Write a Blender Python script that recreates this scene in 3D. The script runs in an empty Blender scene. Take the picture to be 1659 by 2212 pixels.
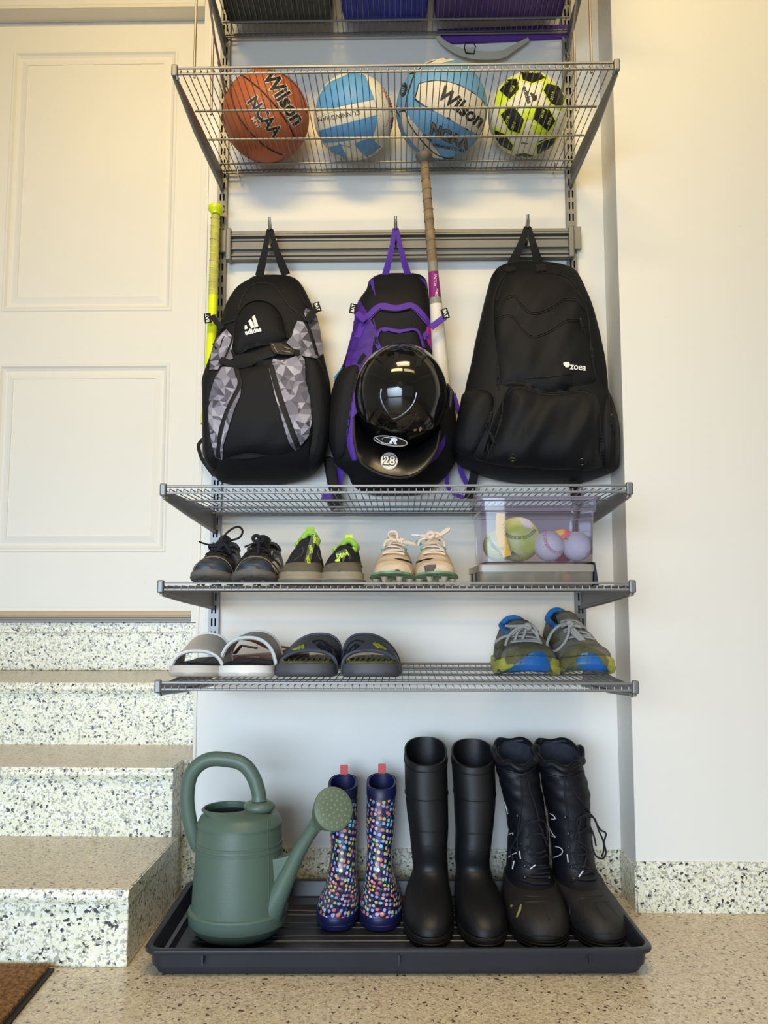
import bpy, bmesh, math, random
from mathutils import Vector as V, Matrix
from mathutils.bvhtree import BVHTree
from math import sin, cos, pi, sqrt
R = random.Random(7)
SC = bpy.context.scene
COL = SC.collection

# ---------------------------------------------------------------- camera
F_, CX, CY = 1780.0, 829.5, 1106.0
CAM = V((0, -2.1, .72))
PITCH, YAW = math.atan(179 / F_), .02
FW = V((-sin(YAW) * cos(PITCH), cos(YAW) * cos(PITCH), sin(PITCH)))
RT = V((cos(YAW), sin(YAW), 0))
UP = RT.cross(FW)
cd = bpy.data.cameras.new('camera')
cam = bpy.data.objects.new('camera', cd); COL.objects.link(cam)
cd.sensor_fit = 'VERTICAL'; cd.sensor_height = 36; cd.sensor_width = 27
cd.lens = F_ / 2212 * 36
cd.clip_start = .05; cd.clip_end = 60
m = Matrix((RT, UP, -FW)).transposed().to_4x4(); m.translation = CAM
cam.matrix_world = m
SC.camera = cam

# ---------------------------------------------------------------- light, exposure
def world():
    w = bpy.data.worlds.new('world'); SC.world = w; w.use_nodes = True
    nt = w.node_tree; bg = nt.nodes['Background']
    bg.inputs[0].default_value = (.90, .88, .86, 1); bg.inputs[1].default_value = .30
world()
def area(name, loc, target, sx, sy, power, color, spread=180):
    l = bpy.data.lights.new(name, 'AREA'); l.shape = 'RECTANGLE'; l.size = sx; l.size_y = sy
    l.energy = power; l.color = color; l.spread = math.radians(spread)
    o = bpy.data.objects.new(name, l); COL.objects.link(o); o.location = loc
    o.rotation_euler = (V(target) - V(loc)).to_track_quat('-Z', 'Y').to_euler()
    return o
area('daylight_through_garage_opening', (-1.5, -5.2, .95), (-.55, 0, -.45), 3.4, 1.7, 60, (.64, .81, 1), 75)
area('warm_overhead_light', (-.5, -2.4, 3.35), (-.3, 0, 2.5), 1.3, .5, 25.5, (1, .71, .27), 80)
area('warm_overhead_light', (1.0, -2.4, 3.35), (.7, 0, 2.5), 1.3, .5, 8.5, (1, .78, .36), 80)
area('warm_overhead_light', (.2, -1.7, 3.35), (.1, -1.2, 0), 1.2, .5, 12.5, (1, .78, .50), 75)  # unseen fill added to brighten the floor, not a known fixture
SC.view_settings.view_transform = 'Standard'; SC.view_settings.look = 'None'
SC.view_settings.exposure = 0.0; SC.view_settings.gamma = 1
SC.view_settings.use_curve_mapping = False

# ---------------------------------------------------------------- helpers
def ray(px, py):
    return RT * ((px - CX) / F_) + UP * (-(py - CY) / F_) + FW
def at(px, py, y):
    d = ray(px, py); return CAM + d * ((y - CAM.y) / d.y)
def atz(px, py, z):
    d = ray(px, py); return CAM + d * ((z - CAM.z) / d.z)
ZM = {'A': (3.318, 360, 0), 'B': (3.318, 840, 0), 'C': (3.4576, 410, 420), 'D': (3.253, 690, 420), 'E': (3.6875, 960, 470),
      'F': (3.13, 330, 1030), 'G': (2.765, 780, 1030), 'H': (3.016, 330, 1320), 'I': (4.1475, 1000, 1300), 'J': (4.046, 370, 1600),
      'K': (4.609, 670, 1580), 'L': (3.770, 980, 1560)}
def zm(k, pts):
    s, ox, oy = ZM[k]
    return [(ox + x / s, oy + y / s) for x, y in pts]
ORG = {}
def empty(name, label, cat, loc, group=None, rot=None):
    o = bpy.data.objects.new(name, None); COL.objects.link(o); o.location = loc
    o.empty_display_size = .05
    o['label'] = label; o['category'] = cat
    if group: o['group'] = group
    ORG[o] = V(loc); return o
def tag(o, label, cat, group=None, kind=None):
    o['label'] = label; o['category'] = cat
    if group: o['group'] = group
    if kind: o['kind'] = kind
    return o
class B:
    """collects shapes and links them as one mesh object"""
    def __init__(s): s.v = []; s.f = []; s.uv = {}; s.col = {}
    def add(s, vs, fs, uv=None):
        n = len(s.v); s.v += [V(v) for v in vs]
        for i, f in enumerate(fs):
            if uv: s.uv[len(s.f)] = [uv[j] for j in f]
            s.f.append(tuple(n + j for j in f))
        return s
    def box(s, a, b, rot=None, piv=None):
        x0, y0, z0 = a; x1, y1, z1 = b
        vs = [V(p) for p in ((x0,y0,z0),(x1,y0,z0),(x1,y1,z0),(x0,y1,z0),(x0,y0,z1),(x1,y0,z1),(x1,y1,z1),(x0,y1,z1))]
        if rot:
            c = V(piv) if piv else sum(vs, V()) / 8
            vs = [rot @ (v - c) + c for v in vs]
        return s.add(vs, [(3,2,1,0),(4,5,6,7),(0,1,5,4),(1,2,6,5),(2,3,7,6),(3,0,4,7)])
    def tube(s, pts, r, n=8, closed=False, flat=1.0, nrm=None, caps=True):
        """tube of radius r (number or list) along pts; flat squashes it along nrm"""
        pts = [V(p) for p in pts]; m = len(pts)
        rs = r if isinstance(r, (list, tuple)) else [r] * m
        vs = []; prev = None
        for i, p in enumerate(pts):
            if closed: t = pts[(i + 1) % m] - pts[i - 1]
            else: t = pts[min(i + 1, m - 1)] - pts[max(i - 1, 0)]
            t = t.normalized() if t.length > 1e-9 else V((0, 0, 1))
            if nrm is not None:
                u = (V(nrm[i]) if isinstance(nrm, list) else V(nrm)); u = (u - t * u.dot(t))
                u = u.normalized() if u.length > 1e-6 else t.orthogonal().normalized()
            elif prev is None: u = t.orthogonal().normalized()
            else:
                u = prev - t * prev.dot(t); u = u.normalized() if u.length > 1e-6 else t.orthogonal().normalized()
            prev = u; w = t.cross(u)
            for k in range(n):
                a = 2 * pi * (k + .5) / n
                vs.append(p + u * (cos(a) * rs[i] * flat) + w * (sin(a) * rs[i]))
        fs = []
        for i in range(m if closed else m - 1):
            j = (i + 1) % m
            for k in range(n):
                fs.append((i*n+k, i*n+(k+1)%n, j*n+(k+1)%n, j*n+k))
        if caps and not closed:
            fs.append(tuple(range(n - 1, -1, -1))); fs.append(tuple((m-1)*n + k for k in range(n)))
        return s.add(vs, fs)
    def loft(s, rings, closed=True, cap0=False, cap1=False, uv=None):
        """rings: lists of equally many points"""
        n = len(rings[0]); vs = [p for r in rings for p in r]; fs = []
        for i in range(len(rings) - 1):
            for k in range(n if closed else n - 1):
                fs.append((i*n+k, i*n+(k+1)%n, (i+1)*n+(k+1)%n, (i+1)*n+k))
        if cap0: fs.append(tuple(range(n - 1, -1, -1)))
        if cap1: fs.append(tuple((len(rings)-1)*n + k for k in range(n)))
        if uv is None: return s.add(vs, fs)
        base = len(s.v); s.v += [V(v) for v in vs]
        for f in fs:
            if len(f) == 4:
                i, k = divmod(f[0], n)
                s.uv[len(s.f)] = [uv(i, k), uv(i, k+1), uv(i+1, k+1), uv(i+1, k)]
            s.f.append(tuple(base + j for j in f))
        return s
    def lathe(s, prof, c, n=48, ax='Z', uv=None):
        rings = []
        for r, h in prof:
            ring = []
            for k in range(n):
                a = 2 * pi * k / n
                p = V((r*cos(a), r*sin(a), h))
                if ax == 'Y': p = V((p.x, h, p.y))
                ring.append(V(c) + p)
            rings.append(ring)
        return s.loft(rings)
    def sphere(s, c, r, n=24, sc=(1, 1, 1)):
        vs = [V((0, 0, 1))]; m = n // 2
        for i in range(1, m):
            a = pi * i / m
            for k in range(n): vs.append(V((sin(a)*cos(2*pi*k/n), sin(a)*sin(2*pi*k/n), cos(a))))
        vs.append(V((0, 0, -1))); fs = []
        for k in range(n):
            fs.append((0, 1 + k, 1 + (k+1) % n))
            l = 1 + (m-2)*n; fs.append((len(vs)-1, l + (k+1) % n, l + k))
        for i in range(m - 2):
            for k in range(n):
                a = 1 + i*n + k; b = 1 + i*n + (k+1) % n
                fs.append((a, a + n, b + n, b))
        return s.add([V(c) + V((v.x*sc[0], v.y*sc[1], v.z*sc[2])) * r for v in vs], fs)
    def build(s, name, mat, parent=None, smooth=True, origin=None, angle=40, bevel=0, sub=0, solid=0, kind=None, label=None, fixn=True):
        o0 = ORG[parent] if parent is not None else V(origin if origin is not None else (0, 0, 0))
        me = bpy.data.meshes.new(name)
        me.from_pydata([v - o0 for v in s.v], [], s.f)
        if s.uv:
            l = me.uv_layers.new(name='UVMap')
            for p in me.polygons:
                if p.index in s.uv:
                    for li, u in zip(p.loop_indices, s.uv[p.index]): l.data[li].uv = u
        if s.col:
            ca = me.color_attributes.new('Col', 'FLOAT_COLOR', 'CORNER')
            for p in me.polygons:
                c = s.col.get(p.index, (1, 1, 1))
                for li in p.loop_indices: ca.data[li].color = (*c, 1)
        if fixn and not s.uv and not s.col:
            bm = bmesh.new(); bm.from_mesh(me); bmesh.ops.recalc_face_normals(bm, faces=bm.faces); bm.to_mesh(me); bm.free()
        me.materials.append(mat)
        o = bpy.data.objects.new(name, me); COL.objects.link(o)
        if parent is not None: o.parent = parent
        else: o.location = o0
        ORG[o] = o0
        if smooth:
            for p in me.polygons: p.use_smooth = True
            if angle < 180: me.set_sharp_from_angle(angle=math.radians(angle))
        if solid:
            md = o.modifiers.new('s', 'SOLIDIFY'); md.thickness = solid; md.offset = -1
        if bevel:
            md = o.modifiers.new('b', 'BEVEL'); md.width = bevel; md.segments = 2; md.limit_method = 'ANGLE'; md.angle_limit = math.radians(40)
        if sub:
            md = o.modifiers.new('u', 'SUBSURF'); md.levels = sub; md.render_levels = sub
        if kind: o['kind'] = kind
        if label: o['label'] = label
        return o
def bvh(*bs):
    """ray-castable copy of the shapes gathered in B objects"""
    vs = []; fs = []
    for b in bs:
        n = len(vs); vs += b.v; fs += [tuple(n + j for j in f) for f in b.f]
    return BVHTree.FromPolygons(vs, fs)
def hit(t, px, py, fallback_y=-.15):
    d = ray(px, py); h = t.ray_cast(CAM, d.normalized())
    if h[0] is None:
        p = at(px, py, fallback_y); q = t.find_nearest(p)
        if q[0] is None: return p, V((0, -1, 0))
        n = q[1]; n = n if n.dot(d) < 0 else -n
        return q[0], n
    n = h[1]; n = n if n.dot(d) < 0 else -n
    return h[0], n
def poly_mesh(poly, L):
    """fill a 2-D polygon and cut it until no edge is longer than L"""
    bm = bmesh.new()
    f = bm.faces.new([bm.verts.new((x, y, 0)) for x, y in poly])
    bmesh.ops.triangulate(bm, faces=[f], ngon_method='EAR_CLIP')
    for _ in range(7):
        es = [e for e in bm.edges if e.calc_length() > L]
        if not es: break
        bmesh.ops.subdivide_edges(bm, edges=es, cuts=1)
        bmesh.ops.triangulate(bm, faces=[f for f in bm.faces if len(f.verts) > 3])
    bm.verts.ensure_lookup_table(); bm.verts.index_update()
    vs = [(v.co.x, v.co.y) for v in bm.verts]; fs = [tuple(v.index for v in f.verts) for f in bm.faces]
    bd = [(e.verts[0].index, e.verts[1].index) for e in bm.edges if len(e.link_faces) == 1]
    bm.free(); return vs, fs, bd
def smooth_poly(pts, k=3, closed=True):
    """Catmull-Rom through pts"""
    n = len(pts); out = []
    rng = range(n) if closed else range(n - 1)
    for i in rng:
        if closed: p = [pts[(i + j) % n] for j in (-1, 0, 1, 2)]
        else: p = [pts[max(0, min(n - 1, i + j))] for j in (-1, 0, 1, 2)]
        for q in range(k):
            t = q / k
            out.append(tuple(.5 * (2*p[1][c] + (p[2][c]-p[0][c])*t + (2*p[0][c]-5*p[1][c]+4*p[2][c]-p[3][c])*t*t + (3*p[1][c]-p[0][c]-3*p[2][c]+p[3][c])*t**3) for c in range(len(pts[0]))))
    if not closed: out.append(tuple(pts[-1]))
    return out
def decal(b, t, poly, h=.0012, L=8, sm=0, fb=-.15):
    """lay a thin piece of cloth, print or rubber on a surface: its outline projected, h proud of it"""
    if sm: poly = smooth_poly(poly, sm)
    vs, fs, bd = poly_mesh(poly, L)
    hp = [hit(t, x, y, fb) for x, y in vs]
    top = [p + n * h for p, n in hp]
    low = [p - n * .0005 for p, n in hp]
    n = len(top)
    b.add(top + low, list(fs) + [(i, j, n + j, n + i) for i, j in bd])
    return b
def seam(b, t, pts, r, h=0, sm=4, n=6, flat=1.0, closed=False, fb=-.15):
    """a cord, zip or ribbon that follows a surface; flat < 1 makes a ribbon"""
    if sm > 1: pts = smooth_poly(pts, sm, closed)
    hp = [hit(t, x, y, fb) for x, y in pts]
    b.tube([p + q * h for p, q in hp], r, n, closed, flat, [q for p, q in hp])
    return b
def text2d(s, size=1.0, bold=0.0, shear=0.0, space=1.0, align='CENTER'):
    cu = bpy.data.curves.new('t', 'FONT'); cu.body = s; cu.size = size; cu.offset = bold; cu.shear = shear
    cu.space_character = space; cu.align_x = align; cu.align_y = 'CENTER'; cu.resolution_u = 3
    o = bpy.data.objects.new('t', cu); COL.objects.link(o)
    dg = bpy.context.evaluated_depsgraph_get(); dg.update()
    me = bpy.data.meshes.new_from_object(o.evaluated_get(dg))
    vs = [(v.co.x, v.co.y) for v in me.vertices]; fs = [tuple(p.vertices) for p in me.polygons]
    bpy.data.objects.remove(o); bpy.data.curves.remove(cu); bpy.data.meshes.remove(me)
    return vs, fs
def refine(vs, fs, L):
    bm = bmesh.new(); bv = [bm.verts.new((x, y, 0)) for x, y in vs]
    for f in fs:
        try: bm.faces.new([bv[i] for i in f])
        except ValueError: pass
    for _ in range(4):
        es = [e for e in bm.edges if e.calc_length() > L]
        if not es: break
        bmesh.ops.subdivide_edges(bm, edges=es, cuts=1)
        bmesh.ops.triangulate(bm, faces=[f for f in bm.faces if len(f.verts) > 3])
    bm.verts.index_update()
    r = [(v.co.x, v.co.y) for v in bm.verts], [tuple(v.index for v in f.verts) for f in bm.faces]
    bm.free(); return r
def letter(b, t, s, px, py, size, ang=0, bold=0.0, shear=0.0, h=.0015, sx=1.0, space=1.0, bend=0.0, flip=False, fb=-.15):
    """print words on a surface: centre, letter size and slant as they read in the photograph"""
    vs, fs = text2d(s, size, bold * size, shear, space)
    vs, fs = refine(vs, fs, max(3.0, size * .25))
    ca, sa = cos(ang), sin(ang); out = []
    for x, y in vs:
        x *= sx; y += bend * x * x
        if flip: x, y = -x, -y
        X, Y = x*ca + y*sa, x*sa - y*ca
        p, n = hit(t, px + X, py + Y, fb); out.append(p + n * h)
    return b.add(out, fs)
# ---------------------------------------------------------------- materials
def lin(c):
    return tuple(((x/255)/12.92 if x <= 10 else (((x/255)+.055)/1.055)**2.4) for x in c)
def mat(name, c, rough=.6, metal=0.0, var=.0, vs=30, bump=0.0, bs=300, coat=0.0, sheen=0.0, c2=None, alpha=None, trans=0, ior=1.45, spec=None, aniso=None, detail=4):
    m = bpy.data.materials.new(name); m.use_nodes = True; nt = m.node_tree; p = nt.nodes['Principled BSDF']
    col = lin(c); p.inputs['Base Color'].default_value = (*col, 1)
    p.inputs['Roughness'].default_value = rough; p.inputs['Metallic'].default_value = metal
    p.inputs['Coat Weight'].default_value = coat; p.inputs['Sheen Weight'].default_value = sheen
    p.inputs['IOR'].default_value = ior
    if spec is not None: p.inputs['Specular IOR Level'].default_value = spec
    if trans: p.inputs['Transmission Weight'].default_value = trans
    if alpha is not None: p.inputs['Alpha'].default_value = alpha
    tc = nt.nodes.new('ShaderNodeTexCoord')
    if var or c2:
        n = nt.nodes.new('ShaderNodeTexNoise'); n.inputs['Scale'].default_value = vs; n.inputs['Detail'].default_value = detail
        nt.links.new(tc.outputs['Object'], n.inputs['Vector'])
        r = nt.nodes.new('ShaderNodeValToRGB'); r.color_ramp.elements[0].position = .35; r.color_ramp.elements[1].position = .65
        a = col; bcol = lin(c2) if c2 else tuple(x * (1 - var) for x in col)
        r.color_ramp.elements[0].color = (*bcol, 1); r.color_ramp.elements[1].color = (*a, 1)
        nt.links.new(n.outputs['Fac'], r.inputs[0]); nt.links.new(r.outputs[0], p.inputs['Base Color'])
    if bump:
        n = nt.nodes.new('ShaderNodeTexNoise'); n.inputs['Scale'].default_value = bs; n.inputs['Detail'].default_value = 3
        nt.links.new(tc.outputs['Object'], n.inputs['Vector'])
        bp = nt.nodes.new('ShaderNodeBump'); bp.inputs['Strength'].default_value = bump; bp.inputs['Distance'].default_value = .002
        nt.links.new(n.outputs['Fac'], bp.inputs['Height']); nt.links.new(bp.outputs[0], p.inputs['Normal'])
    return m
def flakes(name, base, grey, light, dark, k=1.0, rough=.35, dk=.885):
    """epoxy floor with scattered colour flakes: jittered cells of constant colour"""
    m = bpy.data.materials.new(name); m.use_nodes = True; nt = m.node_tree; p = nt.nodes['Principled BSDF']
    p.inputs['Roughness'].default_value = rough; p.inputs['Coat Weight'].default_value = .15; p.inputs['Coat Roughness'].default_value = .25
    g = nt.nodes.new('ShaderNodeNewGeometry')
    def warp(sc, amt):
        n = nt.nodes.new('ShaderNodeTexNoise'); n.inputs['Scale'].default_value = sc; n.inputs['Detail'].default_value = 2
        nt.links.new(g.outputs['Position'], n.inputs['Vector'])
        v1 = nt.nodes.new('ShaderNodeVectorMath'); v1.operation = 'SCALE'; v1.inputs['Scale'].default_value = amt
        nt.links.new(n.outputs['Color'], v1.inputs[0])
        v2 = nt.nodes.new('ShaderNodeVectorMath'); v2.operation = 'ADD'
        nt.links.new(g.outputs['Position'], v2.inputs[0]); nt.links.new(v1.outputs[0], v2.inputs[1]); return v2.outputs[0]
    def cells(sc, warped, stops, out_rgb=True):
        v = nt.nodes.new('ShaderNodeTexVoronoi'); v.inputs['Scale'].default_value = sc * k
        nt.links.new(warped, v.inputs['Vector'])
        s = nt.nodes.new('ShaderNodeSeparateColor'); nt.links.new(v.outputs['Color'], s.inputs[0])
        r = nt.nodes.new('ShaderNodeValToRGB'); r.color_ramp.interpolation = 'CONSTANT'
        e = r.color_ramp.elements
        while len(e) < len(stops): e.new(.5)
        for el, (pos, c) in zip(e, stops): el.position = pos; el.color = (*lin(c), 1)
        nt.links.new(s.outputs[0], r.inputs[0]); return r.outputs[0], s.outputs[1]
    w = warp(160, .012)
    a, _ = cells(240, w, [(0, base), (.40, grey), (.60, light), (.8, base)])
    w2 = warp(240, .009)
    d, sel = cells(200, w2, [(0, dark), (.5, grey)])
    gt = nt.nodes.new('ShaderNodeMath'); gt.operation = 'GREATER_THAN'; gt.inputs[1].default_value = dk
    nt.links.new(sel, gt.inputs[0])
    mx = nt.nodes.new('ShaderNodeMix'); mx.data_type = 'RGBA'
    nt.links.new(gt.outputs[0], mx.inputs[0]); nt.links.new(a, mx.inputs[6]); nt.links.new(d, mx.inputs[7])
    nt.links.new(mx.outputs[2], p.inputs['Base Color'])
    return m
def wallpaint(name, c, dirt=.06):
    m = mat(name, c, rough=.55, bump=.08, bs=90); nt = m.node_tree; p = nt.nodes['Principled BSDF']
    g = nt.nodes.new('ShaderNodeNewGeometry')
    n = nt.nodes.new('ShaderNodeTexNoise'); n.inputs['Scale'].default_value = 26; n.inputs['Detail'].default_value = 6; n.inputs['Roughness'].default_value = .7
    mp = nt.nodes.new('ShaderNodeMapping'); mp.inputs['Scale'].default_value = (1, 1, .6)
    nt.links.new(g.outputs['Position'], mp.inputs[0]); nt.links.new(mp.outputs[0], n.inputs['Vector'])
    r = nt.nodes.new('ShaderNodeValToRGB'); r.color_ramp.elements[0].position = .68; r.color_ramp.elements[1].position = .80
    col = lin(c); r.color_ramp.elements[0].color = (*col, 1); r.color_ramp.elements[1].color = (*[x * (1 - dirt * 4) for x in col], 1)
    nt.links.new(n.outputs['Fac'], r.inputs[0]); nt.links.new(r.outputs[0], p.inputs['Base Color'])
    return m
M = {}
M['wall'] = wallpaint('wall_paint', (229, 227, 221))
M['door'] = wallpaint('door_paint', (230, 228, 222), .05)
M['trim'] = mat('trim_paint', (228, 222, 210), .45)
M['flake'] = flakes('flake_epoxy', (228, 224, 198), (168, 168, 155), (240, 240, 232), (58, 58, 62))
M['tread'] = flakes('warmlit_worn_flake_epoxy', (198, 182, 152), (164, 148, 122), (212, 200, 174), (76, 66, 56), 1.1, .3, .92)  # tan of warm grazing light put into the colour, along with foot wear
M['floor'] = flakes('floor_flake_epoxy', (202, 186, 156), (172, 156, 130), (216, 204, 178), (84, 70, 60), 1.05, .3, .93)  # browner than the risers: warm light on flat ground is in this colour
M['metal'] = mat('platinum_coated_steel', (122, 122, 123), .42, .5)
M['wire'] = mat('platinum_wire', (122, 121, 119), .4, .5)
M['dark'] = mat('slot_shade', (40, 38, 36), .8)
M['alu'] = mat('brushed_aluminium', (128, 127, 123), .5, .4)
M['chrome'] = mat('polished_zinc', (190, 190, 188), .2, 1)
M['black'] = mat('black_rubber', (22, 22, 24), .6, bump=.1)
M['white'] = mat('white_print', (232, 232, 230), .5)
def structure(o): o['kind'] = 'structure'; return o
# ---------------------------------------------------------------- the room
XW, XN = -.519, .539          # left end of the shelf wall, right side of the shelf niche
YD, YJ = .57, .50             # door plane, wall around the door
def bx(name, a, b, m, **k): return B().box(a, b).build(name, m, None, smooth=False, origin=a, **k)
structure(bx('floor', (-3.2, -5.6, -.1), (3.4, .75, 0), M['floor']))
structure(bx('wall_back', (XW, 0, 0), (XN, .12, 3.2), M['wall'], bevel=.002))
w = B(); w.box((XN, -.127, 0), (3.4, .12, 3.2)); structure(w.build('wall_right_front', M['wall'], None, smooth=False, bevel=.002))
w = B(); w.box((XW, .1201, 0), (-.40, .72, 3.2)); structure(w.build('wall_alcove_side', M['wall'], None, smooth=False))
w = B(); w.box((-.66, YJ, .634), (XW - .0005, .72, 3.2)); w.box((-3.2, YJ, 2.722), (-.6605, .72, 3.2)); w.box((-3.2, YJ, .70), (-1.52, .72, 2.7215))
structure(w.build('wall_door_side', M['wall'], None, smooth=False, bevel=.0015))
structure(bx('wall_left', (-3.3, -5.6, 0), (-3.2, .75, 3.2), M['wall']))
structure(bx('wall_far_right', (3.4, -5.6, 0), (3.5, .12, 3.2), M['wall']))
w = B(); w.box((-3.2, -5.7, 2.25), (3.4, -5.6, 3.2)); w.box((-3.2, -5.7, 0), (-2.9, -5.6, 2.249)); w.box((3.0, -5.7, 0), (3.4, -5.6, 2.249))
structure(w.build('wall_garage_front', M['wall'], None, smooth=False))
structure(bx('ceiling', (-3.3, -5.7, 3.4), (3.5, .75, 3.5), M['wall']))
w = B(); w.box((-3.3, -5.6, 3.2), (-3.2, .75, 3.4))
# base band of flake epoxy along the walls
structure(bx('baseboard_back', (XW + .0005, -.004, 0), (XN - .0045, -.0003, .100), M['flake']))
structure(bx('baseboard_niche_side', (XN - .004, -.127, 0), (XN - .0003, -.0045, .100), M['flake']))
structure(bx('baseboard_right', (XN + .0005, -.131, 0), (3.4, -.1273, .112), M['flake']))
# ---------------------------------------------------------------- steps
st = empty('staircase', 'speckled flake-coated concrete steps rising to the white door', 'stairs', (-1.2, -.1, 0))
XS = -.533
def step(y0, y1, z0, z1, x1, nose=.014, lip=.028):
    B().box((-3.0, y0, z0), (x1, y1, z1 - lip)).build('riser', M['flake'], st, smooth=False, bevel=.003)
    b = B(); e = .003; xr = x1 + (.003 if x1 < XW - .004 else 0)
    # slab with a rounded nose: cream front, top browned by painted warm light and foot wear
    r = lip * .42; prof = [(y1, z1 - lip + .0004), (y0 - nose + r*.4, z1 - lip + .0004)]
    for i in range(7):
        a = pi * (i / 6); prof.append((y0 - nose + r - r * sin(a) * 1.0 if 0 < i < 6 else y0 - nose + r*.5, z1 - lip/2 - (lip/2) * cos(a)))
    prof.append((y1, z1))
    b.loft([[V((-3.0, y, z)) for y, z in prof], [V((xr, y, z)) for y, z in prof]], closed=True, cap0=True, cap1=True)
    b.build('nosing', M['flake'], st, angle=50)
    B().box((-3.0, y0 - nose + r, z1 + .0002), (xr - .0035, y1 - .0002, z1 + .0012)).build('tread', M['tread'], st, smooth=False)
step(-.43, -.0865, 0, .147, XS)
step(-.085, -.0015, 0, .309, XS - .012)
B().box((-3.0, -.001, 0), (XW - .0008, .199, .309)).build('riser', M['flake'], st, smooth=False)
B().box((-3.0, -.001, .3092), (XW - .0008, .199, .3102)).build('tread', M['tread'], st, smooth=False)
step(.20, YD + .01, 0, .478, XW - .0008)
B().box((-3.0, YD - .015, .4795), (-.6605, YD + .11, .598)).build('riser', M['flake'], st, smooth=False, bevel=.002)
B().box((-.6604, YJ - .004, .4795), (XW - .0008, YJ - .0004, .632)).build('riser', M['flake'], st, smooth=False)
B().box((-3.0, YD - .02, .5985), (-.6605, YD + .11, .632)).build('curb', M['flake'], st, smooth=False, bevel=.002)
# ---------------------------------------------------------------- door
M['brass'] = mat('bronze_sill', (186, 160, 128), .5, .1)
dr = B()
X1, X0, Z0, Z1 = -.672, -1.49, .668, 2.708
PN = [(-1.325, -.780, 1.675, 2.598), (-1.337, -.773, .862, 1.485)]
xs = [X0, -1.331, -.777, X1]
fr = B()
fr.box((X0, YD, Z0), (-1.345, YD + .04, Z1)); fr.box((-.765, YD, Z0), (X1, YD + .04, Z1))
fr.box((-1.345, YD, Z0), (-.765, YD + .04, .858)); fr.box((-1.345, YD, 1.490), (-.765, YD + .04, 1.668)); fr.box((-1.345, YD, 2.605), (-.765, YD + .04, Z1))
d = fr.build('door_1', M['door'], None, smooth=False, origin=(X0, YD, Z0)); structure(d)
for (a, b_, z0, z1) in [(-1.345, -.765, 1.668, 2.605), (-1.345, -.765, .858, 1.490)]:
    def ringz(i, y): return [V((a + i, y, z0 + i)), V((b_ - i, y, z0 + i)), V((b_ - i, y, z1 - i)), V((a + i, y, z1 - i))]
    rs = [ringz(0, YD), ringz(.004, YD - .003), ringz(.010, YD - .003), ringz(.016, YD + .004), ringz(.024, YD + .009), ringz(.030, YD + .009), ringz(.052, YD + .001), ringz(.053, YD + .0035), ringz(.056, YD + .0035)]
    p = B(); p.loft(rs, cap1=True); p.build('door_panel', M['door'], d, smooth=False, angle=20)
p = B(); p.box((-.6715, YD - .002, .66), (-.6605, YD + .04, 2.721)); p.box((-1.5, YD - .002, 2.709), (-.6716, YD + .04, 2.721))
structure(p.build('trim_1', M['trim'], None, smooth=False))
p = B(); p.box((-3, YD - .004, .655), (-.6716, YD + .05, .6675)); p.box((-3, YD - .009, .6482), (-.6716, YD + .05, .6545))
structure(p.build('trim_2', M['brass'], None, smooth=False, bevel=.001))
p = B(); p.box((-3, YD - .034, .6325), (-.6606, YD + .06, .6395)); p.box((-3, YD - .022, .6396), (-.6606, YD + .06, .648))
structure(p.build('trim_3', M['alu'], None, smooth=False, bevel=.0015))
p = B(); p.box((-1.52, YJ, 2.7105), (-.6605, YD - .0021, 2.7215)); structure(p.build('trim_4', M['trim'], None, smooth=False))
# narrow corner bead at the left end of the shelf wall
structure(bx('trim_5', (XW - .0009, -.003, .315), (XW + .007, -.0002, 3.2), M['trim'], bevel=.001))
# ---------------------------------------------------------------- door mat
mt = empty('doormat', 'brown coir doormat with a dark edge on the floor before the bottom step', 'mat', (-1.0, -.75, 0))
c0 = atz(122, 2092, 0); c1 = atz(25, 2212, 0); dv = (c1 - c0).normalized()
M['coir'] = mat('coir', (150, 108, 62), .9, var=.45, vs=140, bump=1, bs=400, c2=(92, 62, 34))
c0 = V((c0.x, -.446, 0)); q = c0 + dv * .5; lft = V((-.75, 0, 0))
def prism(pts, z0, z1): n = len(pts); return [V((p[0], p[1], z0)) for p in pts] + [V((p[0], p[1], z1)) for p in pts], [tuple(range(n-1, -1, -1)), tuple(range(n, 2*n))] + [(i, (i+1) % n, n + (i+1) % n, n + i) for i in range(n)]
B().add(*prism([c0 + V((0, 0, 0)), c0 + lft, q + lft, q], .0005, .005)).build('rubber_edge', M['black'], mt, smooth=False)
s_ = V((-.010, 0, 0)); top = B().add(*prism([c0 + s_, c0 + lft, q + lft, q + s_], .0052, .012))
top.build('coir_top', M['coir'], mt, smooth=False)
fz = B()
for i in range(5200):
    a, b_ = R.random(), R.random() ** 1.5
    p0 = c0 + s_ + (q - c0) * a + V((-.32, 0, 0)) * b_; p0.z = .011
    v = V((R.uniform(-.006, .006), R.uniform(-.006, .006), R.uniform(.002, .007))); w = V((v.y, -v.x, 0)).normalized() * .0006
    fz.add([p0 - w, p0 + w, p0 + v], [(0, 1, 2)])
fz.build('fibres', M['coir'], mt, smooth=False, kind='stuff', fixn=False)
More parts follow.
